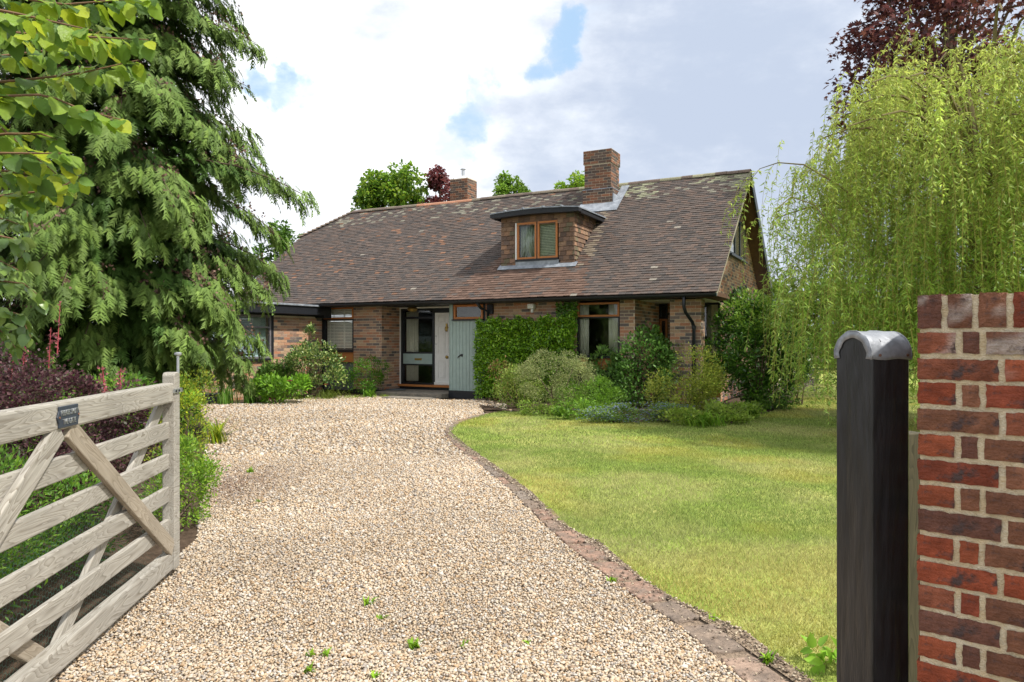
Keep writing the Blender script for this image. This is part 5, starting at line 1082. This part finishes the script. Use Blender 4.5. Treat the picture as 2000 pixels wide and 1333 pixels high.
shrub('green_shrub', gp(712, 776)[:2] + [0, .15], (.50, .32, .48), .52, 3200, .055, .028, [(.085, .19, .025), (.12, .25, .03), (.055, .13, .022)], 'fresh green bush at the foot of the entrance pier', lumps=14)
straps('grass_tuft', gp(650, 778)[:2], 160, .34, .012, [(.20, .26, .07), (.26, .29, .11), (.15, .2, .06)], 'wispy grass tuft under the orange panel', .5)
straps('hart_tongue_fern', gp(722, 777)[:2], 40, .32, .045, [(.15, .28, .05), (.19, .33, .06)], 'light green fern beside the entrance step', .18)
for k, (px_, w_) in enumerate(((580, .5), (640, .6), (695, .5), (755, .4), (430, .5))):
    straps('verge_grass', gp(px_, 783 - (px_ - 560) * .03)[:2], 130, .13, .010, [(.19, .25, .06), (.26, .29, .09)], ('grass fringe before the variegated shrub', 'grass fringe below the orange panel window', 'grass fringe before the fern', 'grass fringe before the entrance step', 'grass fringe before the iris')[k], w_)
pl_ = MB().box(-.28, .28, -.1, .1, 0, .24).box(-.30, .30, -.12, .12, .2, .25); o = pl_.build('planter_trough', M['black'], None, loc=hw(-8.80, -4.05, .012), rot=(0, 0, -TH + R(70)), bevel=.015); tag(o, 'black plastic trough at the near corner of the wing', 'planter')
# hedge-like climber on the front wall
def wall_climber():
    rg = np.random.default_rng(77); root = empty('wall_climber', hw(-2.5, -.2, 0), 'dense clipped evergreen climber covering the front wall', 'climber', rot=(0, 0, -TH)); n = 19000
    U = rg.uniform(-3.86, -1.22, n); Z = rg.uniform(.03, 1, n) ** .85; top = 2.0 + .10 * np.clip((U + 1.9) * 2, 0, 1) + .05 * np.sin(U * 9) + .04 * np.sin(U * 23); Z = Z * top
    q = vnoise(np.stack([U * 1.0 + 20, Z], 1), 3.2, 6, 3); face = -.12 - .34 * q; V_ = np.where(rg.random(n) < .8, face + rg.normal(0, .03, n), rg.uniform(-.35, -.03, n))
    P = np.stack([U + 2.5, V_ + .2, Z], 1); A = unit(np.stack([rg.normal(0, .7, n), -np.abs(rg.normal(.5, .3, n)), rg.normal(-.05, .6, n)], 1)); N = unit(np.stack([rg.normal(0, .4, n), np.full(n, -.5), np.full(n, .9)], 1) + rg.normal(0, .3, (n, 3)))
    L_ = rg.uniform(.05, .10, n); V, F, CC = leaf_cloud(P, A, N, L_, L_ * .5, cols([(.14, .26, .035), (.20, .34, .04), (.09, .18, .03), (.28, .42, .06)], n, rg), T_OVAL); link('foliage', make_mesh('foliage', V, F, CC), M['gloss'], root)
    n = 500; U = rg.uniform(-1.75, -1.25, n); Z = rg.uniform(1.9, 2.36, n); P = np.stack([U + 2.5, rg.uniform(.02, .16, n), Z], 1); A = unit(rg.normal(0, 1, (n, 3)) + [0, -.5, 0]); V, F, CC = leaf_cloud(P, A, np.tile([0, -1., .3], (n, 1)), .07, .04, cols([(.07, .14, .03), (.10, .19, .035)], n, rg), T_OVAL); link('top_growth', make_mesh('top_growth', V, F, CC), M['gloss'], root)
    for u_ in (-3.4, -2.7, -2.0, -1.4): MB().tube([(u_ + 2.5, .15, 0), (u_ + 2.45, .14, 1), (u_ + 2.55, .15, 2.0)], [.02, .015, .006], 5, (.12, .09, .06)).build('stem', M['twig'], root)
wall_climber()
HEB = [(.20, .215, .15), (.28, .28, .20), (.14, .16, .11), (.36, .35, .28), (.25, .24, .19)]
shrub('hebe', gp(1090, 816)[:2] + [.02, .85], (.86, .75, .66), .70, 15000, .036, .017, HEB, 'round pale grey green bush before the living-room window', lumps=60, lump_r=.22, jl=(.68, .8))
shrub('euonymus', gp(1012, 803)[:2] + [0, .5], (.50, .45, .42), .42, 4200, .042, .024, [(.22, .28, .08), (.32, .35, .14), (.15, .22, .06)], 'yellow edged bush at the corner where lawn meets gravel', lumps=18, T=T_OVAL)
shrub('red_tipped_shrub', gp(985, 795)[:2] + [.0, .6], (.35, .3, .5), .6, 1300, .05, .028, [(.11, .19, .04), (.18, .17, .05), (.22, .10, .05)], 'thin red tipped shrub against the foot of the climber', T=T_OVAL)
shrub('green_shrub', gp(1160, 818)[:2] + [0, .6], (.55, .45, .36), .36, 4200, .06, .022, [(.12, .22, .035), (.17, .29, .045), (.09, .17, .03)], 'low bright green clump right of the round pale bush', lumps=18)
shrub('hydrangea', gp(1190, 800)[:2] + [0, .8], (.42, .4, .5), .75, 1100, .10, .06, [(.10, .18, .07), (.14, .24, .09), (.20, .30, .14)], 'broad leaved hydrangea in front of the orange panel', T=T_OVAL, lumps=12)
shrub('rose_bush', gp(1262, 802)[:2] + [0, .4], (.75, .5, .75), .80, 4600, .075, .05, [(.085, .17, .055), (.12, .22, .075), (.06, .12, .04)], 'blue green rose bush in front of the brick pier', T=T_OVAL, lumps=18)
shrub('rose_bush', gp(1290, 800)[:2] + [.1, .6], (.25, .25, .45), 1.35, 420, .075, .05, [(.10, .19, .05), (.15, .25, .07)], 'tall rose shoots reaching up beside the porch', T=T_OVAL, lumps=7)
shrub('golden_shrub', gp(1370, 826)[:2] + [0, .9], (.72, .6, .60), .62, 7500, .05, .026, [(.25, .28, .055), (.34, .34, .085), (.17, .22, .045), (.42, .40, .13)], 'golden green shrub at the house corner by the lawn', lumps=24, T=T_OVAL)
shrub('golden_shrub', gp(1350, 800)[:2] + [0, .5], (.5, .4, .45), 1.08, 3000, .048, .026, [(.26, .29, .07), (.36, .36, .12), (.17, .23, .06)], 'upper golden bush hiding the foot of the downpipe', lumps=16, T=T_OVAL)
fm = shrub('forget_me_not', gp(1258, 832)[:2] + [0, .35], (1.05, .35, .17), .16, 5000, .05, .015, [(.12, .20, .06), (.16, .25, .08), (.22, .27, .12)], 'hazy blue forget-me-not drift along the lawn edge', 'flowers', lumps=30, flowers=((.30, .36, .62), 1200, .018), lump_r=.3)
straps('agapanthus', gp(1385, 838)[:2] + [0, .25], 150, .36, .026, [(.13, .24, .04), (.18, .31, .05), (.25, .35, .07)], 'glossy strap leaves fringing the golden shrub', .38)
shrub('lady_mantle', gp(1432, 832)[:2] + [0, .3], (.35, .3, .2), .18, 1300, .06, .045, [(.22, .29, .08), (.30, .35, .12)], 'pale rounded leaf clump beside the strap leaves', T=T_OVAL)
straps('lavender', gp(1478, 822)[:2] + [0, .3], 420, .40, .008, [(.20, .32, .07), (.26, .37, .08), (.15, .25, .06)], 'fine bright green lavender mound on the lawn edge', .16, arch=.5)
DRK = [(.05, .115, .03), (.075, .16, .035), (.035, .085, .025), (.12, .22, .04)]
shrub('viburnum', at(1475, 700, 15.6)[:2], (.95, .8, 1.15), 1.2, 17000, .09, .045, DRK, 'large dark evergreen bush against the gable end', lumps=44, m='gloss', T=T_OVAL, lump_r=.30)
shrub('viburnum', at(1480, 700, 15.2)[:2], (.8, .55, .42), 2.0, 2600, .075, .036, [(.16, .26, .045), (.23, .33, .06), (.10, .19, .04)], 'lighter green fresh growth above the dark bush by the gable', lumps=14, T=T_OVAL)
shrub('salvia', at(1560, 735, 16.5)[:2], (.5, .4, .35), .55, 1500, .05, .025, [(.12, .09, .14), (.16, .12, .18), (.12, .18, .06)], 'dusky purple flowering clump beyond the dark bush', T=T_OVAL)
# weeds growing through the gravel
for k, (px_, py_, n_, l_) in enumerate(((490, 926, 26, .10), (718, 1188, 16, .07), (812, 1272, 22, .07), (610, 1290, 14, .05), (640, 1288, 12, .05), (745, 1215, 8, .04), (505, 985, 14, .05), (448, 915, 14, .05), (1500, 1300, 26, .07), (1395, 1218, 10, .05), (1195, 1141, 18, .05), (605, 1320, 16, .05), (735, 1330, 14, .05), (905, 1268, 8, .03), (1030, 1262, 10, .03))):
    straps('weed', gp(px_, py_)[:2], n_, l_, .012, [(.22, .36, .04), (.28, .40, .05), (.16, .28, .04)], ('tallest weed tuft in gravel near the gate end', 'weed sprout in mid gravel below the drive centre', 'broad weed in the gravel at bottom centre', 'pale weed sprout at bottom of the gravel, first of a pair', 'pale weed sprout at bottom of the gravel, second of a pair', 'tiny weed just below the mid gravel sprout', 'small weed by the brown leaf litter', 'weed at the edge of the leaf litter', 'weed clump at the lawn corner by the black post', 'weed on the lawn edge beside the edging stones', 'weed between gravel and edging stones halfway', 'weed at the very bottom of the gravel', 'weed touching the bottom picture edge', 'tiny sprout right of the broad weed', 'tiny sprout near the edging at bottom')[k], .03 if k else .04)
shrub('foxglove', gp(1625, 1322)[:2] + [.02, .05], (.10, .08, .06), .06, 60, .09, .05, [(.22, .38, .06), (.28, .44, .08)], 'broad pale leaves at the foot of the black post', 'plant', lumps=5, T=T_OVAL, stems=0)

for k, (px_, py_, L__, pal_) in enumerate(((1060, 816, .05, [(.14, .22, .05), (.22, .27, .08)]), (1130, 823, .06, [(.17, .28, .05), (.11, .20, .04)]), (1205, 829, .045, [(.10, .17, .06), (.15, .22, .08)]), (1345, 836, .055, [(.20, .27, .06), (.28, .32, .09)]), (1455, 826, .05, [(.24, .30, .08), (.16, .24, .05)]), (1520, 806, .06, [(.08, .15, .04), (.13, .22, .05)]))):
    shrub('ground_cover', gp(px_, py_)[:2] + [0, .3], (.42, .3, .17), .14, 1500, L__, L__ * .5, pal_, ('low ground cover at the foot of the round pale bush', 'low ground cover before the bright green clump', 'low ground cover left of the blue flowers', 'low ground cover between blue flowers and strap leaves', 'low ground cover beside the lavender mound', 'low ground cover in front of the dark gable bush')[k], 'plant', lumps=14, T=T_OVAL, stems=0)
straps('tall_grass', gp(1150, 806)[:2] + [0, .9], 60, .8, .012, [(.24, .28, .09), (.16, .24, .06)], 'wispy tall blades between the round bush and the rose', .2, arch=.35)
straps('tall_grass', gp(1310, 806)[:2] + [0, .8], 60, .9, .014, [(.20, .26, .08), (.14, .22, .05)], 'wispy tall blades between the rose and the golden shrub', .2, arch=.35)
